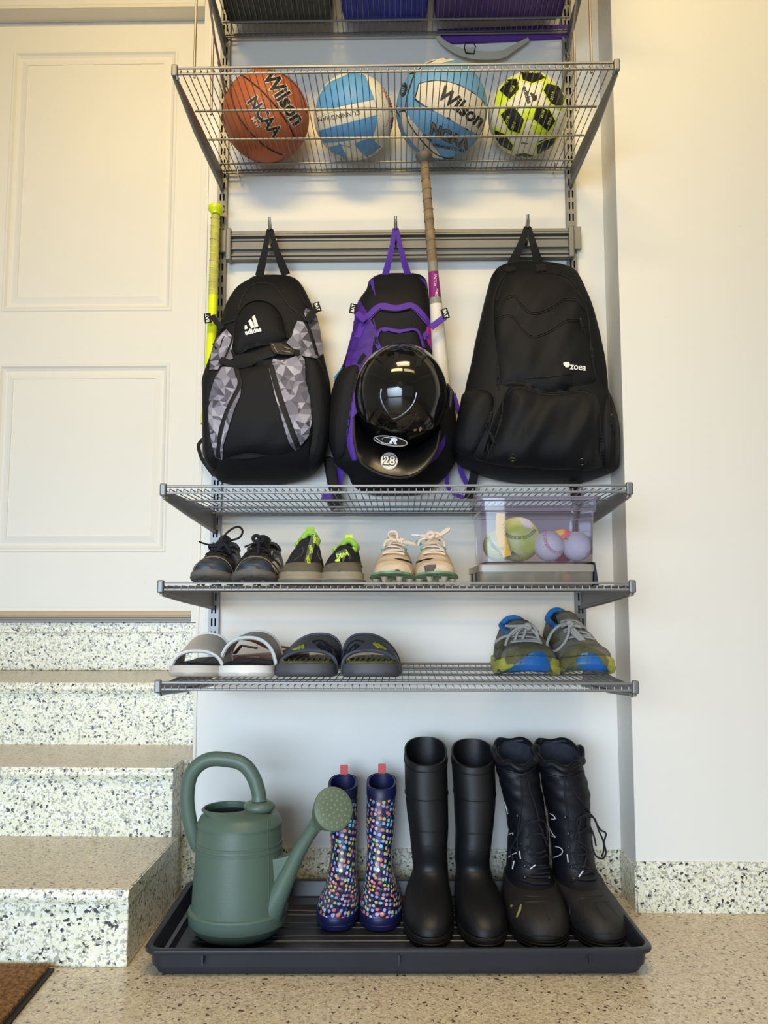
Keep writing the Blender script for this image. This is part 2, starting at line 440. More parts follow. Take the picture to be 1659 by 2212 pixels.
# ---------------------------------------------------------------- wall standards
XL, XR = -.472, .451
def standard(x, label):
    t = empty('wall_standard', label, 'upright', (x, 0, .55))
    b = B(); z0, z1 = .565, 2.9; w = .013; y0, y1 = -.0135, -.0115
    b.box((x - w, y0, z0), (x - w + .0065, y1, z1)); b.box((x - .0025, y0, z0), (x + .0025, y1, z1)); b.box((x + w - .0065, y0, z0), (x + w, y1, z1))
    n = int((z1 - z0) / .032)
    for i in range(n):
        za = z0 + i * .032
        for s in (-1, 1):
            xa, xb = (x - w + .0065, x - .0025) if s < 0 else (x + .0025, x + w - .0065)
            b.box((xa, y0 + .0001, za), (xb, y1, za + .0125))
    b.box((x - w, y1, z0), (x - w + .0015, -.0006, z1)); b.box((x + w - .0015, y1, z0), (x + w, -.0006, z1))
    b.build('channel', M['metal'], t, smooth=False)
    B().box((x - w + .0016, -.003, z0), (x + w - .0016, -.001, z1)).build('channel_back', M['dark'], t, smooth=False)  # dark plate: the shade inside the slots is put into its colour
    return t
standard(XL, 'slotted grey steel upright on the wall beside the door, left of the pair')
standard(XR, 'slotted grey steel upright on the wall near the niche corner, right of the pair')
# ---------------------------------------------------------------- wire shelves
NW = 65; YF = -.48; YB = -.021
wire_me = {}
def wire_shelf(zf, zb, label, rods=(-.33, -.20, -.075), wires=NW, tips=True):
    t = empty('wire_shelf', label, 'shelf', (0, -.02, zb), 'wire shelves on the two uprights')
    def zz(y): return zb + (zf - zb) * (y - YB) / (YF - YB)
    xa, xb = XL + .006, XR - .006
    for dz in (.0065, -.0065):
        B().box((xa, YF - .0015, zf + dz - .0025), (xb, YF + .0025, zf + dz + .0025)).build('front_rail', M['metal'], t, smooth=False, bevel=.0012)
    for y in rods:
        B().tube([(xa, y, zz(y) - .004), (xb, y, zz(y) - .004)], .0028, 8).build('cross_rod', M['wire'], t)
    for y, dz in ((YB, -.0035), (YB + .004, .006)):
        B().tube([(xa - .004, y, zb + dz), (xb + .004, y, zb + dz)], .0026, 8).build('back_rail', M['wire'], t)
    key = round((zf - zb) * 1000)
    first = None
    for i in range(wires):
        x = xa + .007 + (xb - xa - .014) * i / (wires - 1)
        if first is None:
            pts = [(x, YF - .002, zf - .006), (x, YF - .002, zf), (x, YF + .004, zf + .001), (x, -.25, zz(-.25)), (x, YB - .002, zb), (x, YB + .003, zb + .001), (x, YB + .004, zb + .006)]
            first = B().tube(pts, .0011, 5).build('wire', M['wire'], t); x00 = x
        else:
            c = first.copy(); COL.objects.link(c); c.parent = t; c.location = (x - x00, 0, 0)
    for s, x in ((-1, XL), (1, XR)):
        pr = [(YF - .004, zf + .011), (YF - .004, zf - .012), (YF + .01, zf - .017), (-.30, zf - .030), (-.014, zb - .047), (-.014, zb - .004), (-.012, zb + .008), (YF + .03, zf + .001)]
        xi, xo = x - s * .0065, x + s * .0045
        b = B(); xa_, xb_ = (min(x, x + s*.0015), max(x, x + s*.0015))
        # web plate
        vs = [V((xa_, y, z)) for y, z in pr] + [V((xb_, y, z)) for y, z in pr]; n = len(pr)
        b.add(vs, [tuple(range(n)), tuple(range(2*n-1, n-1, -1))] + [(i, i+n, (i+1) % n + n, (i+1) % n) for i in range(n)])
        br = b.build('bracket', M['metal'], t, smooth=False)
        b = B(); b.tube([(x, YF + .004, zf - .014), (x, -.30, zf - .029), (x, -.03, zb - .0455), (x, -.0145, zb - .047)], .0048, 8)
        b.build('lower_flange', M['metal'], br)
        b = B(); b.box((x - .0065, YF - .006, zf - .013), (x + .0065, YF + .006, zf + .0125)); b.build('end_cap', M['metal'], br, smooth=False, bevel=.003)
        b = B(); b.tube([(x - s * .006, YF - .003, zf - .012), (x - s * .006, YF, zf - .017), (x - s * .006, YF + .006, zf - .014)], .003, 8); b.build('clip', M['chrome'], br)
    return t
S4 = wire_shelf(.5435, .5435, 'lowest wire shelf, holding the slides, flip-flops and running shoes')
S3 = wire_shelf(.7365, .7335, 'wire shelf at eye level, holding three pairs of cleats and shoes and two clear boxes')
S2 = wire_shelf(.9285, .9255, 'wire shelf with nothing on it, under the hanging backpacks')
S1 = wire_shelf(1.8145, 1.838, 'wire shelf holding the four sports balls')
S0 = wire_shelf(2.255, 2.224, 'topmost wire shelf, holding three dark coloured bins')
# extra hook clips at the back corners of the ball shelf
for x in (XL + .012, XL + .045, XR - .012, XR - .045):
    B().tube([(x, -.035, 1.846), (x, -.04, 1.835), (x, -.035, 1.826), (x, -.018, 1.822), (x, -.014, 1.83)], .0018, 6).build('back_clip', M['chrome'], S1)
# wire loops that stand at both ends of the ball shelf
M['bronze'] = mat('grey_brown_wire', (150, 136, 126), .4, .4)
def divider(x, s, label):
    t = empty('shelf_divider', label, 'divider', (x, -.3, 1.83))
    b = B(); b.tube([(x, -.455, 1.815), (x, -.455, 1.835), (x, -.452, 2.16), (x, -.44, 2.172), (x, -.30, 2.045), (x, -.285, 2.03)], .0028, 8); b.build('front_loop', M['bronze'], t)
    b = B(); b.tube([(x + s*.003, -.285, 2.035), (x + s*.003, -.288, 1.835)], .0032, 8); b.build('rear_rod', M['bronze'], t)
    b = B(); b.tube([(x, -.24, 2.0), (x, -.16, 1.97), (x, -.06, 1.93)], .0028, 8); b.tube([(x, -.285, 2.03), (x, -.10, 1.95), (x, -.05, 1.93)], .0028, 8); b.build('rear_brace', M['bronze'], t)
divider(-.437, -1, 'bent wire end loop on the ball shelf, beside the basketball')
divider(.405, 1, 'bent wire end loop on the ball shelf, beside the soccer ball')
# ---------------------------------------------------------------- hook rail
t = empty('hook_rail', 'ribbed aluminium rail screwed across between the uprights, carrying the three hooks', 'rail', (0, -.014, 1.632))
zr0, zr1 = 1.593, 1.671; h = zr1 - zr0
prof = [(-.014, 0), (-.030, 0), (-.030, .06), (-.026, .075), (-.026, .10), (-.032, .115), (-.032, .15), (-.022, .17), (-.022, .33), (-.031, .345), (-.031, .39), (-.027, .41), (-.027, .63), (-.031, .645), (-.031, .69), (-.020, .70), (-.020, .77), (-.036, .78), (-.036, .83), (-.031, .85), (-.034, .86), (-.034, .885), (-.028, .90), (-.028, 1), (-.014, 1)]
xa, xb = XL + .031, XR - .012
b = B(); b.loft([[V((xa, y, zr0 + f*h)) for y, f in prof], [V((xb, y, zr0 + f*h)) for y, f in prof]], cap0=True, cap1=True); b.build('rail_profile', M['alu'], t, smooth=False)
for s, x in ((-1, XL + .024), (1, XR - .006)):
    b = B(); b.box((x - .007, -.040, zr0 - .004), (x + .007, -.0142, zr1 + .004)); ec = b.build('end_cap', M['metal'], t, smooth=False, bevel=.003)
    b = B(); b.box((x + (s*.0 if s < 0 else -.0) - .018 * (1 if s < 0 else -1) - .010, -.026, zr0 + .022), (x - .018 * (1 if s < 0 else -1) + .010, -.0142, zr1 + .006)); b.build('mounting_clip', M['metal'], ec, smooth=False, bevel=.002)
def hook(px, label):
    c = at(px, 520, -.04); x = c.x
    t = empty('coat_hook', label, 'hook', (x, -.036, 1.62))
    b = B(); b.box((x - .014, -.040, 1.618), (x + .012, -.0365, 1.645)); b.build('base_plate', M['chrome'], t, smooth=False, bevel=.001)
    b = B(); b.tube([(x, -.040, 1.622), (x, -.050, 1.626), (x, -.060, 1.640), (x, -.070, 1.655), (x, -.082, 1.652), (x, -.092, 1.664)], [.006, .007, .006, .0045, .004, .004], 10)
    b.tube([(x, -.055, 1.632), (x, -.064, 1.652), (x, -.078, 1.668), (x, -.088, 1.672)], [.005, .0045, .004, .0035], 10)
    b.tube([(x, -.075, 1.652), (x, -.083, 1.665), (x, -.089, 1.680)], .0036, 10)
    b.build('arm', M['chrome'], t)
    return V((x, -.078, 1.650))
HK = [hook(588, 'zinc coat hook holding up the leftmost backpack'), hook(855, 'zinc coat hook holding up the purple backpack'), hook(1135, 'zinc coat hook holding up the plain black backpack')]
# ---------------------------------------------------------------- balls
def wdepth(p): return (V(p) - CAM).dot(FW)
class Ball:
    def __init__(s, px, py, rpx, name, label, cat, m, group=None, back=0.0, n=64):
        r = .1
        for _ in range(8):
            c = at(px, py, -r - .002 - back); r = rpx * wdepth(c) / F_
        s.c, s.r = c, r
        s.root = empty(name, label, cat, c - V((0, 0, r)), group)
        b = B().sphere(c, r, n); s.t = bvh(b)
        s.skin = b.build('cover', m, s.root, fixn=False)
M['bb'] = mat('orange_pebbled_leather', (178, 92, 52), .55, var=.12, vs=14, bump=.5, bs=420)
M['bbline'] = mat('dark_ball_channel', (48, 34, 28), .6)
M['ink'] = mat('black_ink', (34, 32, 34), .5)
M['silver'] = mat('silver_print', (205, 190, 175), .4)
b1 = Ball(574.5, 252.5, 93, 'basketball', 'orange basketball with black lines, leftmost ball on the ball shelf', 'ball', M['bb'])
def lines(ball, k, paths, r, mt, name='seam', **kw):
    for p in paths:
        b = B(); seam(b, ball.t, zm(k, p), r, 0, **kw); b.build(name, mt, ball.root)
lines(b1, 'A', [[(830,1112),(730,1065),(650,1000),(580,925),(515,830),(478,740),(460,640),(475,590),(530,543),(610,590),(700,670),(800,785),(880,905),(925,1000)],
                [(730,505),(830,535),(920,610),(975,700),(1003,810)], [(400,760),(392,830),(400,900)]], .0021, M['bbline'])
def prnt(ball, k, s, x, y, size, ang, m, m2=None, bold=.02, h=.0012, name='lettering', **kw):
    (px, py), = zm(k, [(x, y)])
    if m2 is not None:
        b = B(); letter(b, ball.t, s, px, py, size, ang, bold + .045, h=h * .6, **kw); b.build('lettering_outline', m2, ball.root, smooth=False, fixn=False)
    b = B(); letter(b, ball.t, s, px, py, size, ang, bold, h=h, **kw); return b.build(name, m, ball.root, smooth=False, fixn=False)
prnt(b1, 'A', 'Wilson', 838, 705, 46, 1.0, M['ink'], M['silver'], .03, sx=.95)
prnt(b1, 'A', 'NCAA', 698, 838, 36, .93, M['ink'], M['silver'], .03, sx=.95)
prnt(b1, 'A', 'MVP', 640, 880, 15, .93, M['silver'], None, .01)
# volleyball
M['vw'] = mat('white_ball_leather', (226, 222, 206), .5, bump=.15, bs=200)
M['vb'] = mat('light_blue_leather', (90, 156, 220), .5, bump=.15, bs=200)
M['red'] = mat('red_print', (170, 44, 52), .5)
b2 = Ball(764, 253, 86, 'volleyball', 'light blue and white volleyball with a name written upside down', 'ball', M['vw'])
def patch(ball, k, poly, m, h=.0008, L=7, name='panel', sm=0):
    b = B(); decal(b, ball.t, zm(k, poly), h, L, sm); return b.build(name, m, ball.root, angle=50)
for p in ([(1066,800),(1085,700),(1130,625),(1172,588),(1178,636),(1258,617),(1292,545),(1345,512),(1400,522),(1425,545),(1408,588),(1455,640),(1488,712),(1400,710),(1300,718),(1200,735),(1120,765)],
          [(1086,937),(1200,918),(1350,870),(1508,822),(1503,900),(1475,980),(1400,992),(1300,1008),(1190,1020),(1130,1025),(1102,985)],
          [(1160,1055),(1248,1035),(1256,1085),(1282,1130),(1308,1160),(1245,1145),(1190,1105)],
          [(1345,1030),(1460,985),(1500,1035),(1545,1060),(1505,1105),(1442,1130),(1390,1088)]):
    patch(b2, 'A', p, M['vb'])
M['vseam'] = mat('ball_seam', (150, 150, 145), .7)
lines(b2, 'A', [[(1070,850),(1200,800),(1380,770),(1500,770)], [(1510,640),(1560,760),(1560,900),(1500,1040)], [(1178,636),(1150,740)], [(1488,712),(1512,822),(1475,980),(1545,1060)]], .0006, M['vseam'])
lines(b2, 'A', [[(1495,690),(1560,790),(1525,850),(1495,690)], [(1500,770),(1560,750),(1530,830)]], .0006, M['ink'], 'emblem_line', sm=1)
prnt(b2, 'A', 'CUNNINGHAM', 1236, 830, 13.5, pi - .17, M['ink'], None, .0)
prnt(b2, 'A', 'VOLLEYBALL', 1588, 715, 11, 1.2, M['red'], None, .01)
prnt(b2, 'A', 'TEAM', 1613, 880, 10, 1.6, M['red'], None, .03)
# light blue basketball
M['wb'] = mat('light_blue_pebbled', (100, 158, 212), .5, bump=.5, bs=420)
M['ww'] = mat('white_pebbled', (214, 208, 196), .5, bump=.5, bs=420)
M['gsil'] = mat('grey_glitter_print', (120, 116, 112), .5, var=.4, vs=300)
b3 = Ball(954, 238, 98.5, 'basketball', 'light blue and white basketball, the largest ball on the ball shelf', 'ball', M['wb'])
PW = [(188,710),(203,655),(216,602),(300,582),(400,583),(500,610),(600,665),(680,735),(692,800),(675,900),(650,968),(560,925),(430,848),(300,780),(220,735)]
patch(b3, 'B', PW, M['ww'])
patch(b3, 'B', [(80,805),(118,800),(140,870),(190,950),(250,1022),(320,1090),(390,1135),(330,1130),(250,1100),(180,1035),(110,940)], M['ww'])
patch(b3, 'B', [(255,440),(330,418),(420,418),(480,432),(400,428),(330,436),(290,460),(200,495)], M['ww'])
lines(b3, 'B', [PW + [PW[0]]], .0022, M['ink'], sm=1)
lines(b3, 'B', [[(78,802),(118,795),(140,870),(190,950),(250,1022),(320,1090),(400,1130),(470,1130)], [(330,438),(250,470),(190,520),(150,530)], [(118,795),(130,700),(160,600),(190,520)],[(60,760),(50,840)]], .0022, M['ink'])
prnt(b3, 'B', 'Wilson', 520, 772, 43, .64, M['ink'], M['ww'], .035, sx=.9)
prnt(b3, 'B', 'NCAA', 440, 985, 32, .44, M['gsil'], M['ink'], .02, shear=-.2)
prnt(b3, 'B', 'ICON', 275, 985, 9, .6, M['ink'])
prnt(b3, 'B', 'PREMIUM COVER', 430, 1060, 9, .2, M['ink'])
patch(b3, 'B', [(105+28*cos(a)*.9-8*sin(a), 643+52*sin(a)) for a in [i*pi/8 for i in range(16)]], M['ink'], h=.001)
prnt(b3, 'B', '8', 105, 648, 16, .1, M['wb'], None, .02, h=.002)
# soccer ball
M['sy'] = mat('fluorescent_yellow', (212, 236, 40), .45)
M['sk'] = mat('black_panel', (32, 32, 34), .35)
b4 = Ball(1139, 248.5, 84, 'soccer_ball', 'white, black and fluorescent yellow soccer ball, rightmost on the ball shelf', 'ball', M['vw'])
SP = [[(948,522),(1020,505),(1070,512),(1120,560),(1030,596),(960,572)], [(850,572),(918,568),(934,640),(865,712),(795,650)], [(1132,600),(1215,620),(1250,690),(1238,778),(1160,740),(1108,650)],
      [(862,768),(905,775),(970,858),(935,955),(862,928),(804,822)], [(1062,762),(1150,790),(1192,870),(1140,942),(1095,878),(1034,848)],
      [(758,930),(830,960),(890,1040),(880,1080),(800,1040),(768,990)], [(1062,1042),(1120,1005),(1195,985),(1185,1040),(1120,1095),(1062,1100)], [(905,1108),(970,1096),(1030,1113),(1000,1132),(930,1132)]]
def grow(p, k, d=0):
    cx, cy = sum(q[0] for q in p)/len(p), sum(q[1] for q in p)/len(p)
    return [(cx + (x-cx)*k, cy + (y-cy)*k) for x, y in p]
for p in ([(935,600),(800,720),(790,700),(850,560),(925,560)], [(790,640),(850,700),(800,800),(770,740),(765,680)], [(1100,600),(1130,560),(1240,660),(1262,720),(1255,800),(1150,760)],
          [(960,760),(1060,755),(1050,855),(975,860)], [(1095,880),(1150,930),(1130,980),(1040,950),(1020,900)], [(740,900),(850,950),(900,1060),(890,1100),(800,1060)]):
    patch(b4, 'B', p, M['sy'], h=.0004)
for p in SP: patch(b4, 'B', grow(p, 1.2), M['sy'], h=.0007, name='yellow_border')
for p in SP: patch(b4, 'B', p, M['sk'], h=.0013)
for x, y, s_, a in [(885,640,8,-1.0),(850,855,8,-1.2),(895,900,8,-1.2),(1100,815,9,-1.2),(1150,870,9,-1.2),(990,520,8,.1),(1170,690,9,-1.3),(835,600,8,-.6)]:
    prnt(b4, 'B', '2018', x, y, s_, a, M['sy'], None, .0, h=.002)
for i, (w0, w1) in enumerate([(0, 18), (20, 44), (46, 76)]):
    patch(b4, 'B', [(1030+w0*.75-20, 690-8+w0*.35-14), (1044+w0*.75-20, 690-8+w0*.35-20), (1050+w0*.3, 720-i*4), (1036+w0*.3, 726-i*4)], M['ink'], h=.001, name='emblem')
prnt(b4, 'B', 'adidas', 990, 682, 15, 1.25, M['ink'], None, .03)
lines(b4, 'B', [[(960,575),(940,760)], [(1100,600),(1060,760)], [(975,860),(1034,850)], [(940,960),(960,1095)], [(1140,945),(1120,1005)]], .0005, M['vseam'])

# ---------------------------------------------------------------- bins on the topmost shelf
def bin_(x0, x1, label, c, zoff, ht=.20, tex=0):
    a, b_ = at(x0, 62, -.06).x, at(x1, 62, -.06).x
    zb = 2.2515; t = empty('storage_bin', label, 'bin', ((a+b_)/2, -.24, zb), 'bins on the topmost shelf')
    m = mat('bin_' + label.split()[0], c, .45, var=.15, vs=8)
    def rr(x0, x1, y0, y1, z, r):
        o = []
        for cx, cy, a0 in ((x1-r, y1-r, 0), (x0+r, y1-r, pi/2), (x0+r, y0+r, pi), (x1-r, y0+r, 1.5*pi)):
            for i in range(6):
                q = a0 + pi/2*i/5; o.append(V((cx + r*cos(q), cy + r*sin(q), z)))
        return o
    b = B(); y0, y1 = -.44, -.05; zt = .03
    lv = [(0, .014, .010), (.004, .004, .02), (.02, 0, .024), (ht, -.003, .026), (ht + .001, -.005, .03), (ht + .014, -.005, .03), (ht + .014, 0, .026), (.03, .004, .02)]
    sl = (2.255 - 2.224) / .459
    rs = [[p + V((0, 0, (-.05 - p.y) * sl)) for p in rr(a + i, b_ - i, y0 + i, y1 - i, zb - .0228 + z, r)] for z, i, r in lv]
    b.loft(rs, cap0=True, cap1=True); b.build('tub', m, t, angle=35)
    b = B()
    for k in range(5):
        xx = a + (b_ - a) * (k + 1) / 6
        b.tube([(xx, -.40, zb - .0232 + .35*sl), (xx, -.10, zb - .0232 + .05*sl)], .0012, 5)
    b.build('base_rib', m, t)
    return t
bin_(490, 718, 'dark olive green bin at the left end of the topmost shelf', (52, 56, 42), 0)
bin_(740, 924, 'royal blue plastic bin in the middle of the topmost shelf', (28, 42, 160), 0)
bin_(937, 1216, 'deep purple bin at the right end of the topmost shelf', (78, 48, 128), 0)
M['pur2'] = mat('purple_nylon', (92, 52, 150), .7, bump=.2, bs=200)
pb = empty('bag', 'flat purple bag with a grey strap hanging behind the topmost shelf', 'bag', at(1090, 85, -.012))
def sheet(poly, y0, y1, sm=0):
    if sm: poly = smooth_poly(poly, sm)
    a = [at(x, y, y0) for x, y in poly]; c = [V((p.x, y1, p.z)) for p in a]; n = len(a)
    return B().add(a + c, [tuple(range(n)), tuple(range(2*n-1, n-1, -1))] + [(i, n+i, n+(i+1) % n, (i+1) % n) for i in range(n)])
sheet([(944, 62), (1232, 52), (1232, 78), (1200, 80), (1120, 84), (1040, 88), (975, 90), (950, 82)], -.014, -.003).build('bag_body', M['pur2'], pb, smooth=False, bevel=.002)
M['webb'] = mat('grey_webbing', (186, 182, 164), .8, bump=.3, bs=500)
pts = smooth_poly([(945, 78), (958, 92), (985, 108), (1015, 117), (1050, 120), (1085, 117), (1110, 103), (1142, 84)], 4, False)
b = B(); n = len(pts); rs = [.004 + .0075 * sin(pi * min(1, max(.12, i / n))) for i in range(n)]
b.tube([at(x, y, -.016 - .012 * sin(pi * i / n)) for i, (x, y) in enumerate(pts)], rs, 8, flat=.14, nrm=(0, -1, -.3)); b.build('strap', M['webb'], pb)
b = B(); q = [at(x, y, -.033) for x, y in ((1006, 92), (1022, 91), (1027, 100), (1024, 116), (1006, 114), (1003, 102))]
b.tube(q, .0016, 6, closed=True); b.build('buckle', M['black'], pb)

# ---------------------------------------------------------------- bats
M['ngrip'] = mat('worn_yellow_grip_tape', (206, 202, 104), .75, var=.22, vs=40, bump=.3, bs=200)
M['nyel'] = mat('neon_yellow_lacquer', (226, 242, 20), .3, coat=.3)
M['tgrip'] = mat('worn_tan_grip_tape', (150, 128, 98), .8, var=.3, vs=60, bump=.3, bs=200)
M['magenta'] = mat('magenta_lacquer', (138, 34, 120), .3, coat=.4)
M['greyl'] = mat('grey_band', (142, 140, 128), .45)
M['whitel'] = mat('white_lacquer', (228, 222, 208), .35, var=.06, vs=20, coat=.2)
def axis_lathe(b, A, Bp, prof, n=24):
    A, Bp = V(A), V(Bp); d = (Bp - A); L = d.length; d.normalize(); u = d.orthogonal().normalized(); w = d.cross(u)
    b.loft([[A + d*(t*L) + (u*cos(2*pi*k/n) + w*sin(2*pi*k/n)) * r for k in range(n)] for t, r in prof], cap0=True, cap1=True); return b
A, Bq = at(466.5, 447, -.045), at(455, 810, -.075); ext = A + (Bq - A) * 1.28
bt = empty('bat', 'neon yellow softball bat tucked behind the left side of the grey patterned backpack', 'bat', ext)
def seg(A, E, t0, t1, prof, k=18):
    o = []
    for i in range(k + 1):
        t = t0 + (t1 - t0) * i / k
        for (a, ra), (c, rc) in zip(prof, prof[1:]):
            if a <= t <= c: r = ra + (rc - ra) * ((t - a) / (c - a) if c > a else 0); break
        else: r = prof[-1][1]
        o.append((t, r))
    return o
pf = [(0, .0115), (.16, .0116), (.42, .0122), (.62, .0128), (.8, .016), (1, .021)]
b = B(); axis_lathe(b, A, ext, [(-.006, .010), (-.004, .0165), (0, .0200), (.009, .0210), (.018, .0190), (.026, .0140), (.036, .0120)]); b.build('knob', M['nyel'], bt)
b = B(); axis_lathe(b, A, ext, seg(A, ext, .045, .42, pf)); b.build('grip', M['ngrip'], bt)
d_ = (ext - A)
for i in range(11):
    t0 = .06 + i * .0335; c = A + d_ * t0; b = B(); dn = d_.normalized()
    ring = [c + V((cos(a)*.0121, sin(a)*.0121, -.0028*cos(a) if 1 else 0)) for a in [2*pi*k/20 for k in range(20)]]
    b.tube(ring, .0011, 5, closed=True); b.build('tape_edge', M['nyel'] if i % 3 else M['ngrip'], bt)
b = B(); axis_lathe(b, A, ext, seg(A, ext, .42, 1, pf)); bo = b.build('barrel', M['nyel'], bt)
tb = bvh(b)
b = B(); letter(b, tb, 'BABEC', 464.5, 690, 7.5, pi/2, .0, fb=-.07); b.build('lettering', M['ink'], bt, smooth=False, fixn=False)
A, Bq = at(916, 340, -.138), at(953, 800, -.100); ext2 = A + (Bq - A) * 1.17
b5 = empty('bat', 'white softball bat with a magenta band and tan grip, standing in the purple backpack', 'bat', ext2)
pf = [(0, .0125), (.03, .0105), (.42, .0122), (.455, .0125), (.60, .0158), (.75, .0185), (1, .0215)]
b = B(); axis_lathe(b, A, ext2, [(-.019, .012), (-.016, .0185), (-.007, .0215), (.0035, .0205), (.012, .0165), (.021, .0125)]); b.build('knob', mat('grey_knob', (112, 106, 96), .6, var=.4, vs=50), b5)
b = B(); axis_lathe(b, A, ext2, seg(A, ext2, .018, .425, pf)); b.build('grip', M['tgrip'], b5)
d_ = ext2 - A
for i in range(9):
    c = A + d_ * (.05 + i * .041); r = .0112 + .0012 * i / 9
    b = B(); b.tube([c + V((cos(a)*r, sin(a)*r, .003*cos(a))) for a in [2*pi*k/20 for k in range(20)]], .0007, 5, closed=True); b.build('tape_edge', M['tgrip'], b5)
for t0, t1, m_, nm in ((.425, .463, M['greyl'], 'band'), (.463, .567, M['magenta'], 'band'), (.567, .592, M['greyl'], 'band'), (.592, 1, M['whitel'], 'barrel')):
    b = B(); axis_lathe(b, A, ext2, seg(A, ext2, t0, t1, pf)); b.build(nm, m_, b5)
    if m_ is M['magenta']:
        tq = bvh(b); q = B(); letter(q, tq, 'EASTON', 940, 605, 7, pi/2 + .06, .0, h=.001); letter(q, tq, 'FS400', 943, 632, 7, pi/2 + .06, .02, h=.001); q.build('lettering', M['white'], b5, smooth=False, fixn=False)
# ---------------------------------------------------------------- backpacks
M['nyl'] = mat('black_nylon', (17, 18, 23), .7, var=.1, vs=12, bump=.25, bs=260, spec=.3)
M['nyl2'] = mat('black_coarse_nylon', (14, 16, 21), .66, var=.1, vs=9, bump=.25, bs=500, spec=.3)
M['web'] = mat('black_webbing', (18, 18, 20), .8, bump=.4, bs=600)
M['zip'] = mat('black_zip_tape', (12, 12, 14), .7)
M['gun'] = mat('gunmetal', (70, 72, 78), .3, .8)
M['purp'] = mat('purple_webbing', (84, 44, 160), .7, bump=.3, bs=500)
M['purp2'] = mat('purple_marbled_nylon', (74, 36, 150), .6, var=.5, vs=60)
M['pink'] = mat('pink_marbled_nylon', (190, 44, 110), .6, vs=50, c2=(96, 36, 140))
def body(rows, k, yback=-.006, n=40, ex=2.5, y0=.5):
    """closed sack: rows (y, left, right, depth) as seen; sections are flattened super-ellipses that touch the wall"""
    s, ox, oy = ZM[k]; pr = []
    rows = smooth_poly([tuple(map(float, r)) for r in rows], 3, False)
    rings = []
    for y, l, r, d in rows:
        yc = yback - d * .5
        a = at(ox + l / s, oy + y / s, yc); c = at(ox + r / s, oy + y / s, yc)
        cx, w = (a.x + c.x) / 2, abs(c.x - a.x) / 2; z = (a.z + c.z) / 2
        ring = []
        for i in range(n):
            q = 2 * pi * i / n; ca, sa = cos(q), sin(q)
            ring.append(V((cx + w * math.copysign(abs(ca) ** (2/ex), ca), yc - d * .5 * math.copysign(abs(sa) ** (2/ex), sa), z)))
        rings.append(ring)
    return B().loft(rings, cap0=True, cap1=True)
def puff(b, t, poly, h, L=9, edge=12, sm=3, wr=0.0, fb=-.15):
    """padded pocket: a projected outline that swells towards its middle"""
    if sm: poly = smooth_poly(poly, sm)
    vs, fs, bd = poly_mesh(poly, L); n = len(vs); top = []
    m = len(poly)
    for x, y in vs:
        dm = 1e9
        for i in range(m):
            (x0, y0), (x1, y1) = poly[i], poly[(i+1) % m]
            dx, dy = x1-x0, y1-y0; q = max(0, min(1, ((x-x0)*dx+(y-y0)*dy) / (dx*dx+dy*dy+1e-9)))
            dm = min(dm, math.hypot(x-x0-q*dx, y-y0-q*dy))
        p, nn = hit(t, x, y, fb)
        k = 1 - math.exp(-dm / edge)
        w = wr * k * (sin(x*.075 + y*.03 + 1.5*sin(y*.02)) + .5*sin(x*.05 - y*.05 + 2) + .35*sin(x*.13 + y*.07))
        top.append(p + nn * (.0006 + h * k + w))
    low = [hit(t, x, y, fb)[0] - hit(t, x, y, fb)[1]*.001 for x, y in (vs[i] for i in range(n))]
    return b.add(top + low, list(fs) + [(i, j, n+j, n+i) for i, j in bd])
def handle(pts, radii, hk, m, root):
    """flat webbing loop over a hook: pts = two foot points (world), hk the hook"""
    a, c = pts; q = []
    for t in [i/8 for i in range(9)]: q.append(a.lerp(hk + V((-.004, 0, 0)), t) + V((.004*sin(pi*t), -.01*sin(pi*t), 0)))
    q.append(hk + V((0, 0, .002)))
    for t in [i/8 for i in range(8, -1, -1)]: q.append(c.lerp(hk + V((.004, 0, 0)), t) + V((-.004*sin(pi*t), -.01*sin(pi*t), 0)))
    n = len(q); rr = [radii[0] + (radii[1]-radii[0]) * (1 - abs(2*i/(n-1) - 1)) for i in range(n)]
    b = B(); b.tube(q, rr, 8, flat=.12, nrm=(0, -1, .1)); return b.build('handle_loop', m, root)
def ribbon(pts, y, w, m, root, name='strap', sm=4, flat=.12, nrm=(0, -1, 0)):
    pts = smooth_poly(pts, sm, False) if sm > 1 else pts
    ys = y if isinstance(y, (list, tuple)) else (y, y); n = len(pts)
    b = B(); b.tube([at(p[0], p[1], ys[0] + (ys[1]-ys[0])*i/(n-1)) for i, p in enumerate(pts)], w, 8, flat=flat, nrm=nrm); return b.build(name, m, root)
def tagbat(px, py, ang, y, root, up=1):
    c = at(px, py, y); ca, sa = cos(ang), sin(ang); w, h = .0085, .0125
    X, Z = V((ca, 0, -sa)), V((sa, 0, ca))
    b = B(); q = [c + X*i*w + Z*j*h for i, j in ((-1,-1),(1,-1),(1,1),(-1,1))]; e = V((0, -.003, 0))
    b.add([p for p in q] + [p + e for p in q], [(0,1,2,3),(7,6,5,4),(0,4,5,1),(1,5,6,2),(2,6,7,3),(3,7,4,0)])
    o = b.build('bat_loop_tag', M['web'], root, smooth=False)
    vs, fs = text2d('BAT', .0115, .0003)
    q = B().add([c + Z*(x*up) - X*(yy*up) + V((0, -.0036, 0)) for x, yy in vs], fs); q.build('lettering', M['white'], o, smooth=False, fixn=False)
def zip_pull(t, px, py, ang, L, root, fb=-.15):
    p, n = hit(t, px, py, fb); p = p + n * .006
    X = V((cos(ang), 0, -sin(ang))); Y = n.cross(X).normalized()
    b = B(); w = .0032
    b.tube([p - X*L/2 - Y*w, p + X*L/2 - Y*w, p + X*L/2 + Y*w, p - X*L/2 + Y*w], .0011, 6, closed=True)
    b.tube([p - X*L/2, p + X*L*.1], .0022, 6); b.sphere(p - X*(L/2 + .003), .0035, 8); b.build('zip_pull', M['gun'], root)
